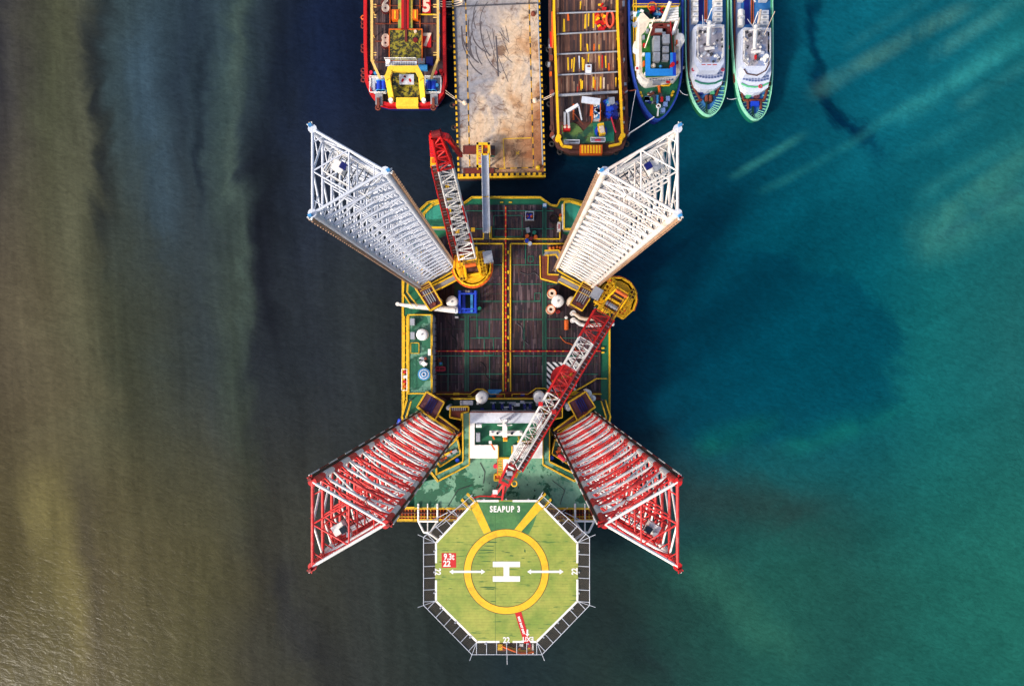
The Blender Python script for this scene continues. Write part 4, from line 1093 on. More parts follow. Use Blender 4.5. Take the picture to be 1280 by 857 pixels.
for p,m_,l in(((571,576),blue,'blue drum inside the yellow rails of the left equipment platform'),((690,573),blue,'blue drum inside the yellow rails of the right equipment platform'),((619,583),pink,'pink round drum left of the orange ladder')):
    b=MB(); c=W(*p,12); z=10.4 if m_ is blue else ZA; b.cyl(c.x,c.y,z,z+.85,.32,m_,16); b.torus(c.x,c.y,z+.85,.3,.03,m_,16,5); b.solo('oil_drum',l,'drum')
b=MB(); P=W(698,568,11.5),W(706,574.5,11.5); b.tube(P[0],P[1],.35,pink,14); b.torus(P[0].x,P[0].y,P[0].z,.3,.04,dred,12,5); b.cyl(P[0].x,P[0].y,10.4,11.3,.12,dgrey); b.cyl(P[1].x,P[1].y,10.4,11.3,.12,dgrey); b.solo('foam_cylinder','pink-red cylinder lying beside the foot of the red leg over teal water','cylinder')

# ================================================================== PIER
ZP=3.0
pier=thing('pontoon_pier','concrete pier with black and yellow dashed edges and brown stains','pier',(*W(624,110,ZP).xy,0))
pl=[(551,-420),(566.5,30),(572.5,220.5),(681.5,218.5),(674,0),(660,-420)]
def f(b): b.ppoly(pl,-1,ZP,conc,rust2)
part('concrete_deck',pier,f)
E=inset(PW(pl,ZP),.0)
def strip(b,a,c,w,z0,z1,mat): 
    A_,B_=W(*a,z1),W(*c,z1); d=(B_-A_).normalized(); n=Vector((-d.y,d.x,0))*w/2; b.prism([(p.x,p.y) for p in(A_+n,B_+n,B_-n,A_-n)],z0,z1,mat)
part('kerb_beam',pier,lambda b:strip(b,(551.6,-420),(573.3,220),.3,ZP,ZP+.35,hazd),'dashed kerb along the red barge side')
part('kerb_beam',pier,lambda b:strip(b,(659.6,-420),(681,218),.3,ZP,ZP+.35,hazd),'dashed kerb along the timber barge side')
part('kerb_beam',pier,lambda b:(strip(b,(575,219),(680,217),.4,ZP,ZP+.35,hazx),strip(b,(572,222),(682,220),.28,ZP-.4,ZP+.1,yel)),'dashed kerb at the pier end')
part('painted_line',pier,lambda b:strip(b,(579,-120),(587.5,218),.2,ZP,ZP+.012,hazth)); part('painted_line',pier,lambda b:strip(b,(658,-120),(667,210),.2,ZP,ZP+.012,hazth)); part('painted_line',pier,lambda b:strip(b,(618,211),(667,209.5),.2,ZP,ZP+.013,hazthx))
part('painted_bay',pier,lambda b:[strip(b,p,q,.14,ZP,ZP+.016,yel) for p,q in(((629,173.5),(664,172.5)),((629,173.5),(630.5,210)),((645,190),(649,193)),((645,193.5),(649,189)))])
part('service_pipe',pier,lambda b:(b.tube(W(669,-100,3.3),W(678.5,206,3.3),.13,silver,8),b.tube(W(562,9,3.4),W(676,4,3.4),.09,dgrey,8)))
# skid marks
def f(b):
    for k in range(16):
        a0=U(1.2,2.2) ; cx,cy=U(598,640),U(20,60); rr=U(14,44); w=U(.05,.12); n=14; sp=U(.6,1.5); z=ZP+.006+.0006*k
        pts=[W(cx+rr*math.cos(a0*1.4+sp*i/n),cy+rr*1.3*math.sin(a0*1.4+sp*i/n),z) for i in range(n+1)]
        pts=[p for p in pts if 575*1<p.x/S(ZP)+CX<664]
        for p,q in zip(pts[:-1],pts[1:]):
            d=(q-p).normalized(); nn=Vector((-d.y,d.x,0))*w; b.add([p+nn,p-nn,q-nn,q+nn],[[0,1,2,3]],skid)
    for k in range(9):
        x=U(606,632);y=U(30,70); p=W(x,y,ZP+.02+.0006*k); q=W(x+U(-4,14),y+U(10,34),ZP+.02+.0006*k); d=(q-p).normalized(); nn=Vector((-d.y,d.x,0))*.05; b.add([p+nn,p-nn,q-nn,q+nn],[[0,1,2,3]],skid)
    p,q=W(620,45,ZP+.03),W(623,96,ZP+.03); d=(q-p).normalized(); nn=Vector((-d.y,d.x,0))*.12; b.add([p+nn,p-nn,q-nn,q+nn],[[0,1,2,3]],skid)
part('skid_marks',pier,f)
for (x,y,m_) in((581,129,paintc),(668.5,126,paintc),(577,1,paintc),(672.5,210,yel),(666.5,18,rust)):
    def f(b):
        c=W(x,y,ZP); b.cyl(c.x,c.y,ZP,ZP+.12,.42,m_,14); b.cyl(c.x,c.y,ZP+.1,ZP+.5,.22,m_,12); b.dome(c.x,c.y,ZP+.5,.36,.2,m_,14,3)
    part('bollard',pier,f)
for (x,y) in((566,132),(568,160),(569.2,187),(562,60),(560,20),(682,172),(680,110),(678.5,60)):
    part('fender',pier,lambda b:(b.torus(*W(x,y,2).xy,2.2,.38,.17,blk,14,6),b.box(*W(x+(2 if x<600 else -2),y,2).xy,2.0,.5,.2,.5,rust)))
# plates on pier
for (q,l) in(((578.5,182,596,192.5),'upper brown steel plate left of the yellow gangway frame'),((579,210,617.5,219.5),'lower brown steel plate at the pier end under the gangway')):
    b=MB(); b.prect(*q,ZP+.02,ZP+.25,redox); b.prect(q[0]+1,q[1]+1,q[0]+2,q[3]-1,ZP+.25,ZP+.3,rust2); b.solo('steel_plate',l,'steel plate')
b=MB(); b.prect(613.5,182,618.5,193,ZP+.02,ZP+.9,rust2); b.prect(614,183,618,186,ZP+.9,ZP+1,dgrey); b.solo('power_box','dark brown box at the right of the yellow gangway frame','box')
# gangway
t=thing('landing_stage','yellow steel landing frame on the pier holding the gangway head','landing stage',(*W(604,194,4).xy,ZP))
def f(b):
    z=ZP+2.2
    for q in((595.5,178,598,209),(609.5,178,612.5,205),(595.5,178,612.5,181),(595.5,206,603,209),(602,181,603.6,206),(598,192,612,194)): b.prect(*q,z,z+.3,yel)
    for x,y in((596.5,179.5),(611,179.5),(596.5,207.5),(611,204)): b.prect(x-.9,y-.9,x+.9,y+.9,ZP,z,yel)
part('frame',t,f)
part('stair',t,lambda b:[b.prect(598.2,183+k*2.4,602,184.2+k*2.4,ZP+2-.15*k,ZP+2.1-.15*k,yel if k%2 else ora) for k in range(9)])
part('platform',t,lambda b:(b.prect(603.6,181,609.5,192,ZP+2.0,ZP+2.15,ora),b.cyl(*W(607,186,6).xy,ZP+2.15,ZP+2.5,.3,rust2)))
part('hose_hook',t,lambda b:b.beam(W(612,195.5,5),W(618,195.5,5),.18,.3,teal))
t=thing('gangway','long pale blue-white gangway bridging pier and rig bow','gangway',(*W(607,243,8).xy,7))
def f(b):
    A_,B_=W(606.5,194.5,6.6),W(608.5,291,9.0); b.beam(A_,B_,1.05,.18,cool)
part('deck_panel',t,f)
def f(b):
    A_,B_=W(606.5,194.5,6.6),W(608.5,291,9.0)
    for s in(-.55,.55):
        o=Vector((s,0,.35)); b.beam(A_+o,B_+o,.1,.6,silver)
        b.tube(A_+o+Vector((0,0,.75)),B_+o+Vector((0,0,.75)),.04,cool,6)
        for k in range(9): p=A_.lerp(B_,k/8)+o; b.tube(p,p+Vector((0,0,.75)),.035,cool,5)
part('handrail',t,f)
part('end_platform',t,lambda b:(b.prect(605,287,612,299,ZD+.3,ZD+1.4,dgrey),b.prail([(604.5,285),(604.5,299)],ZD+1,yel),b.prail([(612.5,285),(612.5,299)],ZD+1,yel)))
# ropes
def rope(pts,label,r=.05,mat=None,g=None,sag=.5):
    b=MB(); a,c=Vector(pts[0]),Vector(pts[-1]); n=10; P=[]
    for i in range(n+1):
        t=i/n; p=a.lerp(c,t); p.z-=sag*4*t*(1-t); P.append(p)
    b.path(P,r,mat or paintc,6); b.solo('mooring_rope',label,'rope',g)
rope([W(557,113,4),W(581,129,3.5)],'upper rope from the red barge to the left pier bollard'); rope([W(557,116,4),W(581,130,3.5)],'lower rope from the red barge to the left pier bollard')
rope([W(691,117,4),W(668.5,126,3.5)],'rope from the timber barge to the right pier bollard'); rope([W(690,120,4),W(668.5,127,3.5)],'slacker rope from the timber barge to the right pier bollard')
for k,l in enumerate(('thick white rope','middle white rope','thin white rope')): rope([W(551,2+k*3,4),W(578,-1+k*3,3.5)],l+' at the top between red barge and pier',.08)
rope([W(818,146,4.5),W(786,167,4.2)],'long white rope running from the blue tug bow down to the timber barge corner',.1,whi,sag=.2)
rope([W(795,112,4),W(786,166,4)],'thin grey rope from the blue tug side to the timber barge corner',.05,cool)
rope([W(782,112,4),W(795,112,4.2)],'short double rope between the timber barge and the blue tug',.09,rust)
rope([W(850,113,4),W(860,119,4)],'short rope between the blue tug and the first green-edged boat',.05,cool); rope([W(909,123,3.6),W(921,123,3.6)],'short rope between the two green-edged boats',.05,cool)

# ================================================================== BARGE A (red)
ZB=3.2
A=thing('deck_barge','red-hulled barge with numbered hatches and yellow stern arch','barge',(*W(508,20,ZB).xy,0))
ol=[(455.5,-240),(455.5,60),(457.2,104),(463,119),(473,131),(485,134),(535,134),(546,131.5),(555,119),(558.5,104),(558,60),(556,-240)]
P_=PW(ol,ZB)
part('hull',A,lambda b:(b.loft(inset(P_,.8),-1,ccw(P_),ZB-.8,nblue),b.loft(ccw(P_),ZB-.8,ccw(P_),ZB,red),b.prism(P_,ZB-.3,ZB-.25,blk)))
part('deck',A,lambda b:b.prism(inset(P_,.3),ZB-.3,ZB,hatchw,rust2))
part('gunwale',A,lambda b:(b.ringwall(ccw(P_),inset(P_,.55),ZB-.2,ZB+.7,red)))
part('gunwale_band',A,lambda b:b.prect(547.5,-240,549.6,75,ZB,ZB+.5,lblue))
for (q,l) in(([(464.5,-240),(465,76),(475,98)],'beam over the outer water side'),([(547.5,-240),(547.5,74),(539,98)],'beam on the pier side')):
    part('handling_beam',A,lambda b:[b.beam(a,c,.34,.35,paintb) for a,c in zip(PW3(q,ZB+2)[:-1],PW3(q,ZB+2)[1:])] and [b.tube(W(q[0][0],y,ZB),W(q[0][0],y,ZB+2),.1,paintb,6) for y in range(-200,80,30)],l) if False else None
for (q,l) in(([(464.5,-240),(465,76),(475,98)],'beam over the outer water side'),([(547.5,-240),(547.5,74),(539,98)],'beam on the pier side')):
    def f(b):
        P=PW3(q,ZB+2)
        for a,c in zip(P[:-1],P[1:]): b.beam(a,c,.4,.35,paintb)
        for y in range(-200,80,30): c=W(q[0][0]+.6,y,ZB+2); b.tube((c.x,c.y,ZB),(c.x,c.y,ZB+2),.1,paintb,6)
        for y in(6,19,66):
            sx=1 if q[0][0]<500 else -1; b.beam(W(q[0][0],y,ZB+2),W(q[0][0]+sx*6,y,ZB+2),.12,.12,paintb); b.beam(W(q[0][0],y+3,ZB+2),W(q[0][0]+sx*6,y+3,ZB+2),.12,.12,paintb)
    part('handling_beam',A,f,l)
part('hatch_frames',A,lambda b:([b.prect(469,y,545,y+.8,ZB,ZB+.25,rust) for y in(-90,-55,-20,6.5,29,51,77)],[b.prect(524.5,-100,525.3,37,ZB,ZB+.3,ora)],b.prect(515,17.5,545,18.6,ZB+.3,ZB+.5,yel),b.prect(487,-40,487.8,30,ZB,ZB+.3,ora)))
def f(b):
    b.prect(501.5,-240,511,37,ZB,ZB+1.0,red); b.prect(504.6,-240,507.6,37,ZB+1,ZB+1.1,dred); b.prect(497.5,-240,501.5,37,ZB,ZB+.7,paintg); b.prect(511,-240,515.5,37,ZB,ZB+.7,paintg)
part('conveyor_trough',A,f)
part('mossy_hatch',A,lambda b:(b.prect(486.8,37,527.5,76,ZB,ZB+.9,mossy,ora),b.prect(486,36,528,37.2,ZB,ZB+1,ora),b.prect(486,37,487,76,ZB,ZB+1,ora),b.prect(527,37,528,76,ZB,ZB+1,ora)))
part('hatch_fitting',A,lambda b:(b.cyl(*W(519.5,40.5,4).xy,ZB+.9,ZB+1.2,.25,paintc,12),b.cyl(*W(519.5,51,4).xy,ZB+.9,ZB+1.1,.4,dred,16),b.prect(506,36,509,52,ZB+.9,ZB+1.05,redox)))
for q in((489.5,12,498,24.5),(515.8,12,522.5,24)): part('orange_box',A,lambda b:(b.prect(*q,ZB,ZB+.9,ora),b.prect((q[0]+q[2])/2-1,q[1]+1,(q[0]+q[2])/2+1,q[3]-1,ZB+.9,ZB+.96,yel)))
for (ch,x,y,red_) in(('6',481.7,8,0),('8',481.7,51.5,0),('3',532.5,-8+0,1),('5',532.8,8,1),('7',533.5,50.5,1)):
    if ch=='3': continue
    def f(b):
        z=ZB+.3
        if red_: b.prect(x-4.6,y-8.5,x+5.4,y+8.5,ZB,z,red)
        else:
            for yy in(y-4,y+4): c=W(x,yy,z); b.cyl(c.x,c.y,ZB,z,.72,redox,24)
        c=W(x,y,z); b.text(ch,c.x,c.y,z+.01,2.9,paintc,bold=.13,sx=.9)
    part('painted_number',A,f)
def f(b):
    z=ZB+4.0; q=[(489,127),(484.5,97),(488.5,86.5),(521,86.5),(526.5,97),(530.5,127)]; P=PW3(q,z)
    P[0]=W(490,125,ZB+.2); P[-1]=W(529,125,ZB+.2)
    for a,c in zip(P[:-1],P[1:]): b.beam(a,c,.85,.7,paint_arch)
    for p in P[1:-1]: b.box(p.x,p.y,p.z-.35,.8,.8,.72,paint_arch,.5)
ar=part('stern_arch',A,f)
part('grating_walkway',ar,lambda b:(b.prect(482,76.5,521,82.5,ZB+3.4,ZB+3.55,cool),[b.prect(483+k*3,77.5,485+k*3,81.5,ZB+3.55,ZB+3.6,grey) for k in range(12)],b.prail([(482,76),(521,76)],ZB+3.5,whi,toe=0),b.cyl(*W(485,77,7).xy,ZB+3,ZB+4,.4,whi,12)))
part('arch_feet',ar,lambda b:[b.cyl(*W(x,126.5,4).xy,ZB,ZB+1.4,.38,whi,12) for x in(489,530)])
part('stern_floor',A,lambda b:(b.prect(491,91,524,124,ZB,ZB+.35,mossy),))
part('stern_tank',A,lambda b:(b.prect(495,122,522.5,133.5,ZB,ZB+1.0,paint_arch)))
def f(b):
    b.prect(499,93,517.3,105.5,ZB+1.2,ZB+1.35,cool); z=ZB+1.36
    c=W(506,95.8,z); b.cyl(c.x,c.y,ZB+1.35,z,.2,dred,16)
    for s,x in((1,503.3),(-1,512.5)): c=W(x,100.5,z); b.box(c.x,c.y,z,.34,.6,.012,red,-.45*s)
    for x in(500,516.5): b.prect(x-.3,98.5,x+.3,99.5,ZB,ZB+1.2,grey)
part('emblem_board',A,f)
for x0,lab in((463,'l'),(532,'r')):
    def f(b):
        z=ZB+.5
        xs=(x0,x0+19.5)
        b.prect(xs[0],97,xs[1],116,ZB,z,cool if lab=='l' else grey); 
        b.prail([(xs[0],97),(xs[1],97),(xs[1],117),(xs[0],117)],z,whi,closed=True,toe=.2,h=.7)
    M_=part('winch_platform',A,f)
    def f(b):
        z=ZB+1.1; ox=x0+(9 if lab=='l' else 2)
        for k in range(2): b.tube(W(ox+k*6+2,101,z),W(ox+k*6+2,114,z),.42,blue,14); b.tube(W(ox+k*6+2,101,z),W(ox+k*6+2,102,z),.55,lblue,14); b.tube(W(ox+k*6+2,113,z),W(ox+k*6+2,114,z),.55,lblue,14)
        b.prect(ox-3,104,ox,112,ZB+.5,ZB+1.2,nblue); b.cyl(*W(ox+12,107,z).xy,ZB+.5,ZB+1.3,.3,lblue)
    part('winch_drum',M_,f)
    part('anchor_roller',A,lambda b:(b.prect(x0+6,117,x0+15,130,ZB,ZB+.9,grey),b.prect(x0+8,122,x0+11,135,ZB+.9,ZB+1.3,rust),b.torus(*W(x0+10,135,4).xy,ZB+1,.4,.12,rust,14,6)))
def f(b):
    for q,mm in(((522,73,531,79),grey),((532.5,71,541,79),nblue),((534,73,539,77),lblue),((523,81,534,87),lblue)): b.prect(*q,ZB,ZB+U(.7,1.4),mm)
part('pump_skid',A,f)
part('deck_fittings',A,lambda b:[b.cyl(*W(x,y,4).xy,ZB,ZB+.7,.3,mm,12) for x,y,mm in((463.5,90,pink),(469,91,lblue),(462,95,pink),(544.5,90,pink),(551,88,red),(553,93,red))])
for y in(22,28,33,58,63,88,94,100,-20,-26,-60): part('tyre_fender',A,lambda b:b.torus(*W(454.2,y,3).xy,ZB-.2,.32,.14,redox if R()<.6 else ora,14,6))

# ================================================================== BARGE B (timber)
Bb=thing('timber_barge','rust-brown barge with timber deck, yellow side beams and orange stern box','barge',(*W(736,40,ZB).xy,0))
ol=[(684,-260),(686,60),(688,150),(690,172),(697,186),(712,192.5),(765,192.5),(779,186),(784.5,170),(785,150),(783,60),(782,-260)]
P_=PW(ol,ZB)
part('hull',Bb,lambda b:(b.loft(inset(P_,.7),-1,ccw(P_),ZB-.6,blk),b.loft(ccw(P_),ZB-.6,ccw(P_),ZB,rust2),b.ringwall(ccw(P_),inset(P_,.5),ZB-.2,ZB+.3,rust2)))
part('deck',Bb,lambda b:b.prism(inset(P_,.4),ZB-.4,ZB,rust2))
part('timber_hatch',Bb,lambda b:b.prect(695,-255,770,118,ZB,ZB+.5,bargew,rust2))
part('timber_floor',Bb,lambda b:b.prect(695,119,771,152,ZB,ZB+.2,hatchw))
part('green_floor',Bb,lambda b:b.ppoly([(702,157),(716,153),(722,156),(729,164),(741,152),(755,149),(768,153),(768,178),(741,180),(704,178)],ZB,ZB+.16,moss2))
part('green_pad',Bb,lambda b:b.ppoly([(741,154),(764,151),(768,158),(767,176),(744,178)],ZB+.16,ZB+.25,teal))
for q,l in(([(691.5,-260),(692.5,20),(698,172),(703,183),(715,184.5)],'left beam'),([(770.5,-260),(771.5,20),(778,170),(775,180),(761,183)],'right beam')):
    def f(b):
        P=PW3(q,ZB+1.6)
        for a,c in zip(P[:-1],P[1:]): b.beam(a,c,.38,.4,yel2 if 1 else ora)
        for k in range(7): p=P[1].lerp(P[2],k/6); b.tube((p.x,p.y,ZB),p,.12,yel2,6)
        c=P[2]; b.cyl(c.x,c.y,ZB,ZB+2.0,.45,yel2,14)
    part('side_beam',Bb,f,l)
for y0,y1 in((17,14),(43,38.5),(68,64.5),(94,90),(119.5,115)):
    part('cross_bar',Bb,lambda b:(b.tube(W(696,y0,ZB+1),W(772,y1,ZB+1),.14 if y0<118 else .25,silver if y0>90 or 1 else cool,8)))
if 1:
    z=ZB+.5
    for (x,y,h,mm) in((731,18,18,yel),(735,17,16,yel),(741,17,18,yel2),(744,16,14,ora),(704,24,16,yel),(709,16,10,ora),(725,40,24,yel),(733,55,10,yel2),(742,55,10,ora),(748,56,8,yel),(709,72,16,yel),(714,74,12,yel2),(717,72,18,yel),(723,70,16,cool),(727,72,16,yel),(729,74,14,yel2),(735,66,12,yel),(748,70,16,yel2),(752,69,16,red),(756,70,15,yel),(760,79,10,ora),(725,99,14,yel),(727,101,10,yel2),(741,96,14,yel),(743,100,12,ora),(750,96,15,yel),(754,97,14,paintc),(769,97,12,yel2),(725,2,10,yel),(716,130,20,ora),(738,125,20,ora)):
        part('painted_mark',Bb,lambda b:b.ppoly([(x,y),(x+1.8,y),(x+1.8+U(-1,1),y+h),(x+U(-1,1),y+h)],z if y<118 else ZB+.2,(z if y<118 else ZB+.2)+.04,mm))
    for k in range(16):
        x=U(698,768); y=U(96,116); part('painted_mark',Bb,lambda b:b.prect(x,y,x+.7,min(118,y+U(4,14)),z,z+.03,random.choice([red,dred,rust])))

part('stern_box',Bb,lambda b:(b.prect(725,181,753,192,ZB,ZB+1.2,ora),[b.prect(727+k*3.6,181.5,729+k*3.6,191.5,ZB+1.2,ZB+1.3,yel2) for k in range(7)]))
def f(b):
    b.prect(735,121,738,129,ZB,ZB+1,rust)
    b.beam(W(727,124.5,6.2),W(750,127.5,6.2),1.0,.4,cool)
part('loading_chute',Bb,f)
def f(b):
    b.prect(741,130,750.5,148.5,ZB+.2,ZB+1.6,lblue,cool); 
    for k in range(12): c=W(U(742,750),U(131,147),5); b.box(c.x,c.y,ZB+1.6,U(.2,.6),U(.2,.6),.25,random.choice([nblue,whi,silver]),U(0,3))
    for q in((740.5,129.5,741.5,149),(750,129.5,751,149)): b.prect(*q,ZB,ZB+1.9,ora)
part('engine_unit',Bb,f)
def f(b):
    for k in range(36):
        c=W(U(760,772),U(122,143),5); b.box(c.x,c.y,ZB+.2,U(.4,1.2),U(.3,1.0),U(.4,1.4),random.choice([blue,blue,nblue,lblue,silver]),U(0,3))
    b.path(PW3([(763,142),(765,150),(768,160),(770,166)],ZB+.6),.15,pink)
part('deck_winch',Bb,f)
# small deck crane (excavator like arm)
def f(b):
    b.beam(W(708,140,5.8),W(723,131,6.4),.5,.5,cool); b.beam(W(706,140,5.6),W(706,156,4.6),.35,.4,silver); b.beam(W(710,141,5.6),W(711,157,4.6),.35,.4,silver)
    b.beam(W(723,131,6.2),W(727,150,4.2),.2,.25,cool); b.tube(W(714,137,5.8),W(729,156,3.8),.08,rust,6)
    b.prect(704,156,713,163,ZB,ZB+1.0,red); b.cyl(*W(706,159.5,4).xy,ZB+1,ZB+1.15,.22,paintc); b.cyl(*W(711,159.5,4).xy,ZB+1,ZB+1.15,.22,paintc)
part('folding_arm',Bb,f)
def f(b):
    c=W(752,161.5,4.5); 
    b.cyl(c.x,c.y,ZB+.25,ZB+.45,1.05,blue,20); b.box(c.x,c.y,ZB+.45,1.0,1.9,1.1,yel,.18); b.box(c.x,c.y-.2,ZB+1.55,.7,1.1,.35,paintc,.18)
    for u in(-.5,.5): b.box(c.x+u,c.y+.6,ZB+.45,.25,.5,.5,blk,.18); b.box(c.x+u,c.y-.6,ZB+.45,.25,.5,.5,blk,.18)
b=MB(); f(b); b.solo('small_loader','small yellow loader on blue turntable at the timber barge stern','loader')
for q,l in(((705,176,724,180),'left grey rack with dark bars at the timber barge stern'),((738,173,756,178),'grey rack holding red goods below the small yellow loader')):
    b=MB(); b.prect(*q,ZB+.2,ZB+.5,silver); b.prect(q[0]+6,q[1]+1,q[2]-5,q[3]-1,ZB+.5,ZB+.9,pink if '738' in str(q) else dgrey); b.prail([(q[0],q[1]),(q[2],q[1]),(q[2],q[3]),(q[0],q[3])],ZB+.5,cool,closed=True,toe=0,h=.5); b.solo('equipment_rack',l,'rack')
t=thing('life_ring','orange-red oval float ring standing among red gear on the timber barge','float ring',(*W(763,28,4).xy,ZB+.5))
def f(b):
    n=24; c=W(762.5,24,ZB+.8); P=[(c.x+.6*math.cos(2*math.pi*i/n),c.y+1.35*math.sin(2*math.pi*i/n),ZB+.8) for i in range(n)]; b.path(P,.2,paintr,8,True)
part('ring',t,f); part('netting',t,lambda b:b.cyl(*W(763,26,4).xy,ZB+.5,ZB+.62,.5,redox,16))
b=MB()
for k in range(26): c=W(U(746,756),U(4,38),4); b.box(c.x,c.y,ZB+.5,U(.2,.7),U(.2,.8),U(.1,.5),random.choice([ora,red,yel2,red]),U(0,3))
b.solo('gear_pile','pile of orange and red gear left of the oval float ring','gear')
b=MB(); b.prect(732,80.5,739.5,91.5,ZB+.5,ZB+1.2,cool); b.prect(734,82,738,84,ZB+1.2,ZB+1.22,rust); b.prect(733,88,739,91,ZB+1.2,ZB+1.24,whi); b.solo('cool_box','pale blue-white box on the timber hatch of the brown barge','box')
def f(b):
    b.tube(W(690.5,15,4.2),W(691,60,4.2),.16,ora,8); b.prect(687.5,40,691,58,ZB,ZB+.8,red); b.tube(W(776,30,4),W(779,110,4),.18,rust,8)
    b.prect(687.3,39,688,59,ZB,ZB+.4,ora)
part('side_pipe',Bb,f)
for k in range(38):
    x=random.choice([U(685,690),U(775,782)]); c=W(x,U(0,170),4); part('deck_gear',Bb,lambda b:b.box(c.x,c.y,ZB,U(.2,.6),U(.3,1.2),U(.2,.8),random.choice([rust,redox,rust2,dgrey,silver,ora]),0))
for x,y in((690,115),(781,112),(690,168),(784,166)): part('mooring_bitt',Bb,lambda b:(b.cyl(*W(x,y,4).xy,ZB,ZB+1,.35,rust,12),b.cyl(*W(x+1.5,y+2,4).xy,ZB,ZB+.9,.25,silver,10)))
for x,y in((686,62),(685.5,80),(687,130),(783,40),(784,100),(785,150),(700,190),(770,190),(690,180),(783,180)): part('tyre_fender',Bb,lambda b:b.torus(*W(x,y,3).xy,ZB-.2,.38,.17,blk,14,6))

# ================================================================== TUG (blue)
def smooth(pts,it=2):
    p=[Vector(q) for q in pts]
    for _ in range(it):
        o=[]
        for i in range(len(p)):
            a,b_=p[i],p[(i+1)%len(p)]; 
            o+=[a.lerp(b_,.25),a.lerp(b_,.75)]
        p=o
    return [tuple(q) for q in p]
def vessel_hull(t,ol,zg,zd,hm,gm,dm,im,th=.38):
    g=PW(smooth(ol),zg); g=ccw(g)
    def f(b):
        b.loft(inset(g,1.1),-1,inset(g,.35),.8,hm,True); b.loft(inset(g,.35),.8,g,zg,hm,True); b.ringwall(g,inset(g,th),zd,zg,gm,im)
    part('hull',t,f)
    part('deck',t,lambda b:b.prism(inset(g,th-.05),zd-.3,zd,dm))
    return g
T=thing('tugboat','dark blue-hulled tug with green deck and light blue awning','tug',(*W(820,30,3).xy,0))
ol=[(786,-110),(785,-60),(785.5,20),(787,70),(791,95),(799,124),(810,143),(821,152.5),(833,145),(845,127),(851,108),(854,85),(855,40),(854,-60),(853,-110)]
vessel_hull(T,ol,4.0,3.1,nblue,tugb,grn3,nblue,.3)
def f(b):
    z=3.35
    for q in([(792,-60),(792,66),(796,96),(806,107),(836,107),(845,98)],[(795,-60),(795,66),(799,94),(808,104),(834,104),(842,96)]): b.path(PW3(q,z),.14,yel2)
    b.path(PW3([(793.5,-60),(793.5,66),(797.5,95),(807,105.5),(835,105.5),(843.5,97)],z+.03),.14,blk)
    b.path(PW3([(823.5,105),(825,118)],z),.25,ora)
part('deck_pipes',T,f)
def f(b):
    b.ppoly([(800,17),(804,16),(812,24),(838,24),(850,22),(846,40),(848,60),(849,94),(845,98),(810,104),(803,100),(798,93),(797,62),(793,60),(793,52),(797,50),(798,34)],3.1,5.4,paintw,whi)
sp_=part('superstructure',T,f)
part('boat_deck',sp_,lambda b:b.ppoly([(806,40),(812,28),(842,28),(843,95),(808,97),(803,90),(802,44)],5.42,5.5,limeg))
for o in[]: pass
part('red_oxide_deck',sp_,lambda b:(b.prect(814,29,840,44,5.5,6.2,redox),b.prect(819,36,832,40,6.2,6.5,silver),b.prect(828,36,832,46,6.2,6.5,silver)))
def f(b):
    zt_=8.0
    b.prect(814,45,839,88,5.5,zt_-1.2,dgrn)
    o=PW([(807,66),(813,66),(813,86),(838,86),(838,66),(845,66),(845,94.5),(807,94.5)],zt_)
    b.prism(o,zt_-.25,zt_,lblue2)
    b.prect(841,66,845,94,zt_,zt_+.03,blue)
    for q in((808,70),(844,70),(808,94),(844,94)): b.tube(W(*q,5.5),W(*q,zt_-.2),.08,whi,6)
aw=part('awning',T,f)
for q in((817,45,825,64),(828.5,43,837,54),(828.5,58,836,65),(817,65,825,76),(828.5,68,836,75)):
    part('roof_box',aw,lambda b:(b.prect(*q,6.8,8.1,silver),b.prect(q[0]+1.5,q[1]+1.5,q[0]+4,q[1]+4,8.1,8.2,grey)))
part('wheelhouse_top',aw,lambda b:(b.prect(814,76.5,838,86,6.8,7.2,dgrn),b.dome(*W(818,80,8).xy,7.2,.4,.5,paintw),b.dome(*W(827,81,8).xy,7.2,.28,.4,lblue),b.cyl(*W(840,82,8).xy,7.2,8.6,.33,red,12)))
def f(b):
    b.tube(W(838,2,9),W(829,26,7),.28,paintw,8,.45); 
    for k in range(5): b.beam(W(832,13+k*3.2,6.8),W(848,10+k*3.4,6.8),.32,.2,whi)
    for q in((806,60),(813,36),(810,48)): b.tube(W(q[0],q[1],6),W(q[0]+5,q[1]-14,7.5),.1,paintw,6)
    b.beam(W(830,24,7),W(814,27,6),.2,.2,paintw); b.beam(W(846,26,7),W(840,44,6),.4,.2,whi); b.beam(W(838,27,6.5),W(841,70,6.5),.12,.15,red)
part('mast',T,f)
def f(b):
    b.prail([(798,34),(797,62),(798,93),(803,100),(811,103.5),(845,97.5),(849,93),(848,60),(846,40)],5.4,whi,toe=.08,r=.05,h=.9)
part('guard_rail',sp_,f)
def f(b):
    for k in range(9): b.prect(812+k*3.4,98.5-k*.15,814.4+k*3.4,101.5-k*.15,5.42,5.47,slate)
part('front_windows',sp_,f)
for k,(x,y,w_,h_,m_) in enumerate([(803,44,3,5,silver),(804,54,2.5,4,red),(803,66,3,3,whi),(804,76,2,6,ora),(806,90,3,2,whi),(841,30,3,4,red),(843,36,2,6,whi),(812,30,2,4,whi),(808,36,3,4,silver),(845,50,2,5,ora),(846,62,2,4,silver),(846,76,2,3,red),(816,32,3,2,blk),(824,31,5,1.6,whi),(834,31,3,2,silver)]):
    part('deck_fitting',sp_,lambda b:b.prect(x,y,x+w_,y+h_,5.5,5.9+.1*(k%5),m_))
part('liferaft_canister',T,lambda b:(b.cyl(*W(850,50,6).xy,3.1,6,.8,whi,16),b.dome(*W(850,47,6).xy,6,.75,.3,whi,16),b.dome(*W(849,53,6).xy,5.8,.7,.3,whi,16)))
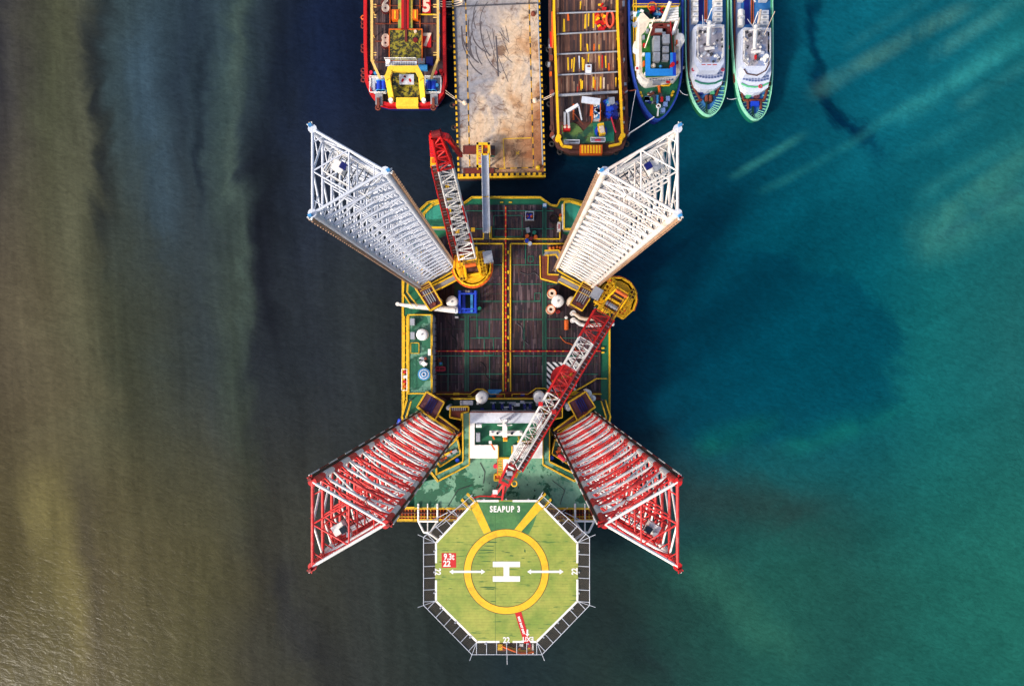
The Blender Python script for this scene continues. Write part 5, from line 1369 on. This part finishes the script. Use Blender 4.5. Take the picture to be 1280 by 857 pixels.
def f(b):
    b.prect(789,-60,849,8,3.1,3.4,nblue2); 
    for q in((806,15,812,27),): b.prect(*q,3.1,5,blk)
    c=W(815,9,4); b.torus(c.x,c.y,4.2,.72,.1,ora,20,6); b.box(c.x,c.y-.5,3.4,.7,.7,1.2,red)
    for k in range(22):
        c=W(U(790,804),U(14,30),4); b.box(c.x,c.y,3.1,U(.3,.9),U(.3,.9),U(.3,1.3),random.choice([cool,lblue,silver,teal,whi]),U(0,3))
    for k in range(12):
        c=W(U(817,830),U(9,22),4); b.box(c.x,c.y,3.1,U(.3,1.2),U(.2,.4),U(.3,1.0),random.choice([nblue,silver,lblue,red]),U(0,3))
    b.prail([(790,9),(848,9)],3.4,yel,toe=.2)
part('aft_towing_deck',T,f)
def f(b):
    for x,y in((809,123.5),(835,123),(832,130),(829,137.5),(809,123)): b.prect(x-2.5,y-2.7,x+2.5,y+2.7,3.1,3.9,lbl2)
    for x,y in((801,115),(802.5,119),(842,114),(840.5,118)): b.cyl(*W(x,y,4).xy,3.1,3.7,.22,yel,12)
    b.prect(817,118,828,128,3.1,4.0,dgrey); b.prect(821,119,823,129,4,4.3,lblue); b.prect(826,121,829,127,4,4.2,red); b.prect(813,122,816,126,3.1,3.8,lime)
    for k in range(16): c=W(U(811,829),U(112,131),4); b.box(c.x,c.y,3.1,U(.2,.7),U(.2,.6),U(.3,1.0),random.choice([rust,silver,nblue,dgrey,paintw]),U(0,3))
    c=W(823,133,4); b.torus(c.x,c.y,4.1,.32,.13,whi,16,6); b.beam(W(823,134,4.2),W(822,145,4.4),.25,.2,whi)
part('foredeck_gear',T,f)
part('rescue_marks',T,lambda b:(b.prect(794,83,799,88,5.4,5.6,whi),b.prect(795,84,798,87,5.6,5.62,red),b.prect(833,101,838,103.5,5.4,5.7,red),b.prect(816,101,826,105,5.4,6.0,silver)))
for y in range(10,120,15):
    part('tyre_fender',T,lambda b:b.torus(*W(856,y,3).xy,2.6,.28,.13,blk,14,6) if y<95 else b.torus(*W(856-(y-88)*.22,y,3).xy,2.6,.28,.13,blk,14,6))

# ================================================================== CREW BOATS
def crew(t,ox,oy,ol,gm,im,variant):
    X=lambda p:[(x+ox,y+oy) for x,y in p]
    vessel_hull(t,ol,3.4,2.6,hgreen if variant==0 else teal,gm,blud,im,.17)
    def q4(b,x0,y0,x1,y1,z0,z1,m,side=None): b.prect(x0+ox,y0+oy,x1+ox,y1+oy,z0,z1,m,side)
    def f(b):
        q4(b,-22,-60,-16,95,2.6,2.75,paleb); q4(b,-24,-60,-22.8,100,2.6,3.2,rust)
        q4(b,-3,-60,0,28,2.6,2.85,ora); q4(b,-2.2,-60,-.9,28,2.85,2.9,blk)
        q4(b,-12,-60,-5,28,2.6,2.66,nblue2)
    part('side_deck',t,f)
    for k in range(9):
        y_=-28+k*6.4
        if variant==1 and k in(4,5): continue
        part('deck_locker',t,lambda b:(q4(b,-18,y_,-11,y_+5.2,2.7,3.9,whi),q4(b,-17+k%3,y_+1.2,-14+k%3,y_+3.4,3.9,4.1,cool)))
        part('deck_locker',t,lambda b:(q4(b,9,y_,19,y_+5.2,2.7,4.0,whi if k%3 else cool),q4(b,12,y_+1.5,16,y_+3.5,4.0,4.15,silver)))
    if variant==1:
        part('raft_canister',t,lambda b:(b.tube(W(926,13,4),W(926,21,4),.5,whi,14))); part('raft_canister',t,lambda b:(b.tube(W(926,25,4),W(926,33,4),.5,whi,14)))
    body=[(-17,36),(-12,32),(18,32),(22,38),(22,88),(18,107),(10,112),(1,113.5),(-8,112),(-14,107),(-19,92),(-19,60)]
    def f(b):
        g=X(body); b.ppoly(g,2.6,4.6,boatw,boatw)
        b.ppoly(X([(-15,34),(21,34),(21,80),(15,90),(-10,90),(-16,80)]),4.6,6.4,boatw,boatw)
    ss_=part('superstructure',t,f)
    part('roof_deck',ss_,lambda b:b.ppoly(X([(-13,36),(19,36),(19,72),(14,80),(-9,80),(-14,72)]),6.4,6.46,greyr))
    def f(b):
        for row in range(2):
            for k in range(9):
                x=-13.5+k*3.7; y=92.6+row*3.4-((abs(k-4)/4)**2)*2.4
                q4(b,x,y+1.2,x+2.9,y+3.6,4.6,4.7,slate)
    part('front_windows',ss_,f)
    part('bow_stripe',ss_,lambda b:b.path(PW3(X([(-15.5,102),(-8,105.5),(1,106.5),(10,105.5),(18.5,101.5)]),4.64),.16,teal if variant==0 else mint,6))
    def f(b):
        z=6.46
        for q in([(-13,36),(-13,74),(-8,80)],[(19,36),(19,74),(14,80)],[(-13,36),(19,36)]): b.prail(X(q),z,whi,toe=.08,r=.04,h=.8)
    part('guard_rail',ss_,f)
    def f(b):
        z=6.46
        b.tube(W(3+ox,30+oy,8),W(1+ox,58+oy,8.6),.4,whi,8,.3); b.beam(W(-5+ox,36+oy,8.5),W(10+ox,33+oy,8.5),.2,.15,whi)
        for k in range(5): b.tube(W(U(-8,12)+ox,U(26,40)+oy,7),W(U(-8,12)+ox,U(20,36)+oy,9.5),.06,cool,5)
        b.beam(W(-3+ox,63+oy,7.6),W(9+ox,61.5+oy,7.6),.4,.15,whi); b.cyl(*W(3+ox,62.5+oy,7).xy,z,7.5,.18,whi)
        b.tube(W(ox-1,30+oy,7),W(6+ox,12+oy,9),.08,whi,6)
        if variant==1: b.tube(W(13+ox,42+oy,7),W(26.5+ox,12+oy,11),.06,paintc,5); b.tube(W(2+ox,0+oy,6),W(-8+ox,-18+oy,8),.14,whi,6); b.tube(W(9+ox,10+oy,8),W(1+ox,56+oy,8),.2,paintc,8,.28)
    part('mast',ss_,f)
    def f(b):
        z=6.46
        for x,y in((-6,70),(11,70),(10,55),(-9,45)): b.dome(*W(x+ox,y+oy,7).xy,z,.24,.4,whi if y>46 else paintc,12,3)
        for k in range(34): c=W(U(-11,17)+ox,U(36,78)+oy,7); b.box(c.x,c.y,z,U(.12,.5),U(.12,.5),U(.1,.4),random.choice([whi,silver,grey,dgrey,cool]),U(0,3))
        for k in range(14):
            x=random.choice([-12.5,18.5]); y=U(38,74); b.box(*W(x+ox,y+oy,6.5).xy,z,.2,U(.3,.9),.25,random.choice([grey,slate,dgrey,whi]))
        if variant==1: b.path(PW3([(-12+ox,84+oy),(-8+ox,90+oy),(4+ox,92+oy),(15+ox,86+oy),(19+ox,78+oy),(19+ox,70+oy)],6.5),.1,rust2)
        if variant==0:
            for k in range(3): q4(b,-7+k*7,82,-2+k*7,83,6.4,6.43,red)
            for x in(-17,20): c=W(x+ox,88+oy,5); b.torus(c.x,c.y,4.8,.22,.09,pink,12,5)
        else:
            b.prect(2+ox,66+oy,4+ox,71+oy,z,z+.5,red); b.cyl(*W(15+ox,69+oy,7).xy,z,7.4,.4,whi)
            for q in((-28+3,-30,-22),): pass
            c=W(9+ox,105+oy,5); b.torus(c.x,c.y,4.8,.25,.1,pink,12,5)
    part('roof_fittings',ss_,f)
    def f(b):
        z=2.62
        if variant==0:
            b.path(PW3(X([(-21,95),(-18,111),(-9,125)]),z+.3),.22,rust); b.path(PW3(X([(19,104),(15,110),(11,121)]),z+.3),.22,rust); b.path(PW3(X([(-13,129),(-7,126)]),z+.3),.2,rust)
            for x in(-.8,4.2): b.tube(W(x+ox,121+oy,3.4),W(x+ox,128+oy,3.4),.3,rust,12)
            b.cyl(*W(2+ox,125+oy,3).xy,2.6,3.0,.8,blk,18); b.prect(5+ox,113+oy,9+ox,119+oy,2.6,3.5,mint); b.prect(-9+ox,115+oy,-5+ox,119+oy,2.6,3.1,nblue)
        else:
            b.path(PW3(X([(-18,100),(-13,123),(13,123),(20,100)]),z+.35),.24,rust); b.path(PW3(X([(-13,123),(13,123)]),z+.4),.14,yel2)
            for x in(-7,9): b.path(PW3(X([(x,123),(x,134)]),z+.35),.24,rust)
            b.prect(-3+ox,124+oy,7+ox,129.5+oy,2.6,3.4,blue); b.cyl(*W(-7+ox,118+oy,3).xy,2.6,3.4,.42,mint,14); b.cyl(*W(4+ox,118+oy,3).xy,2.6,3.2,.45,mach,14)
    part('anchor_gear',t,f)
    # frames inside the bow bulwark
    def f(b):
        g=ccw(PW(smooth(ol),3.4)); gi=inset(g,.2); gg=inset(g,1.2)
        for i,(p,q) in enumerate(zip(gi,gg)):
            if p[1]>W(0,100,3).y: continue
            b.beam((p[0],p[1],3.2),(q[0],q[1],2.75),.07,.14,paleg)
        b.beam(W(-1+ox,128+oy,2.9),W(-1+ox,142+oy,2.9),.25,.4,dgrn)
    part('bulwark_frames',t,f)
D=thing('crew_boat','green-edged white boat with a plain rounded bow, moored next to the blue tug','boat',(*W(883,30,3).xy,0),'green-edged crew boats')
crew(D,884,-1.5,[(857,-110),(856,-60),(856,40),(857.5,88),(861,110),(868,129),(877,141),(886,145.5),(894,143),(902,133),(907.5,117),(910.5,92),(911,50),(910,-60),(909,-110)],paleg,paint('lit_lime_bulwark',(110,176,70),.3,(60,140,70),.6),0)
E_=thing('crew_boat','outermost green-edged white boat with whip aerial over the open water','boat',(*W(941,30,3).xy,0),'green-edged crew boats')
crew(E_,942,2.5,[(913,-110),(913,-60),(913.5,20),(916,65),(919,98),(925,128),(934,143),(944,151),(953,148),(960,136),(964.5,117),(967,92),(967,50),(966,-60),(965,-110)],paleg,mint,1)
b=MB(); 
# fender balls between the boats
for (x,y,m_,l) in((911,58,pink,'red ball fender between the two green-edged boats'),(854,84,whi,'white ball fender between the tug and the first green-edged boat')):
    b=MB(); c=W(x,y,3); b.dome(c.x,c.y,2.6,.32,.34,m_,14); b.cyl(c.x,c.y,2.3,2.6,.2,m_,14,.32); b.tube((c.x,c.y,2.9),(c.x+(.5 if x<900 else -.3),c.y,3.3),.03,paintc,5); b.solo('ball_fender',l,'fender')

# ================================================================== LIGHT, SKY, CAMERA
SUN_EL=35; sunv=Vector((-.80,-.60,0)).normalized()
el=math.radians(SUN_EL)
to_sun=Vector((sunv.x*math.cos(el),sunv.y*math.cos(el),math.sin(el)))
ld=bpy.data.lights.new('sun','SUN'); ld.energy=2.5; ld.angle=math.radians(7); ld.color=(1,.93,.82)
lo=bpy.data.objects.new('sun',ld); COL.objects.link(lo); lo.rotation_euler=to_sun.to_track_quat('Z','Y').to_euler(); lo.location=(-60,-60,80)
w=bpy.data.worlds.new('World'); scn.world=w; w.use_nodes=True; nt=w.node_tree
bg=nt.nodes['Background']; sk=nt.nodes.new('ShaderNodeTexSky'); sk.sky_type='NISHITA'; sk.sun_disc=False; sk.dust_density=4.0; sk.ozone_density=.6; sk.air_density=.8
sk.sun_elevation=el; sk.sun_rotation=math.atan2(sunv.x,sunv.y)
nt.links.new(sk.outputs[0],bg.inputs[0]); bg.inputs[1].default_value=.15
cd=bpy.data.cameras.new('camera'); cam=bpy.data.objects.new('camera',cd); COL.objects.link(cam); cam.location=(0,0,H)
cd.sensor_width=36; cd.lens=36*F/1280; cd.shift_x=-(CX-640)/1280; cd.shift_y=(CY-428.5)/1280; cd.clip_end=6000
scn.camera=cam
scn.view_settings.view_transform='Standard'; scn.view_settings.look='None'; scn.view_settings.exposure=.55; scn.view_settings.gamma=1
scn.cycles.max_bounces=6; scn.cycles.transparent_max_bounces=12
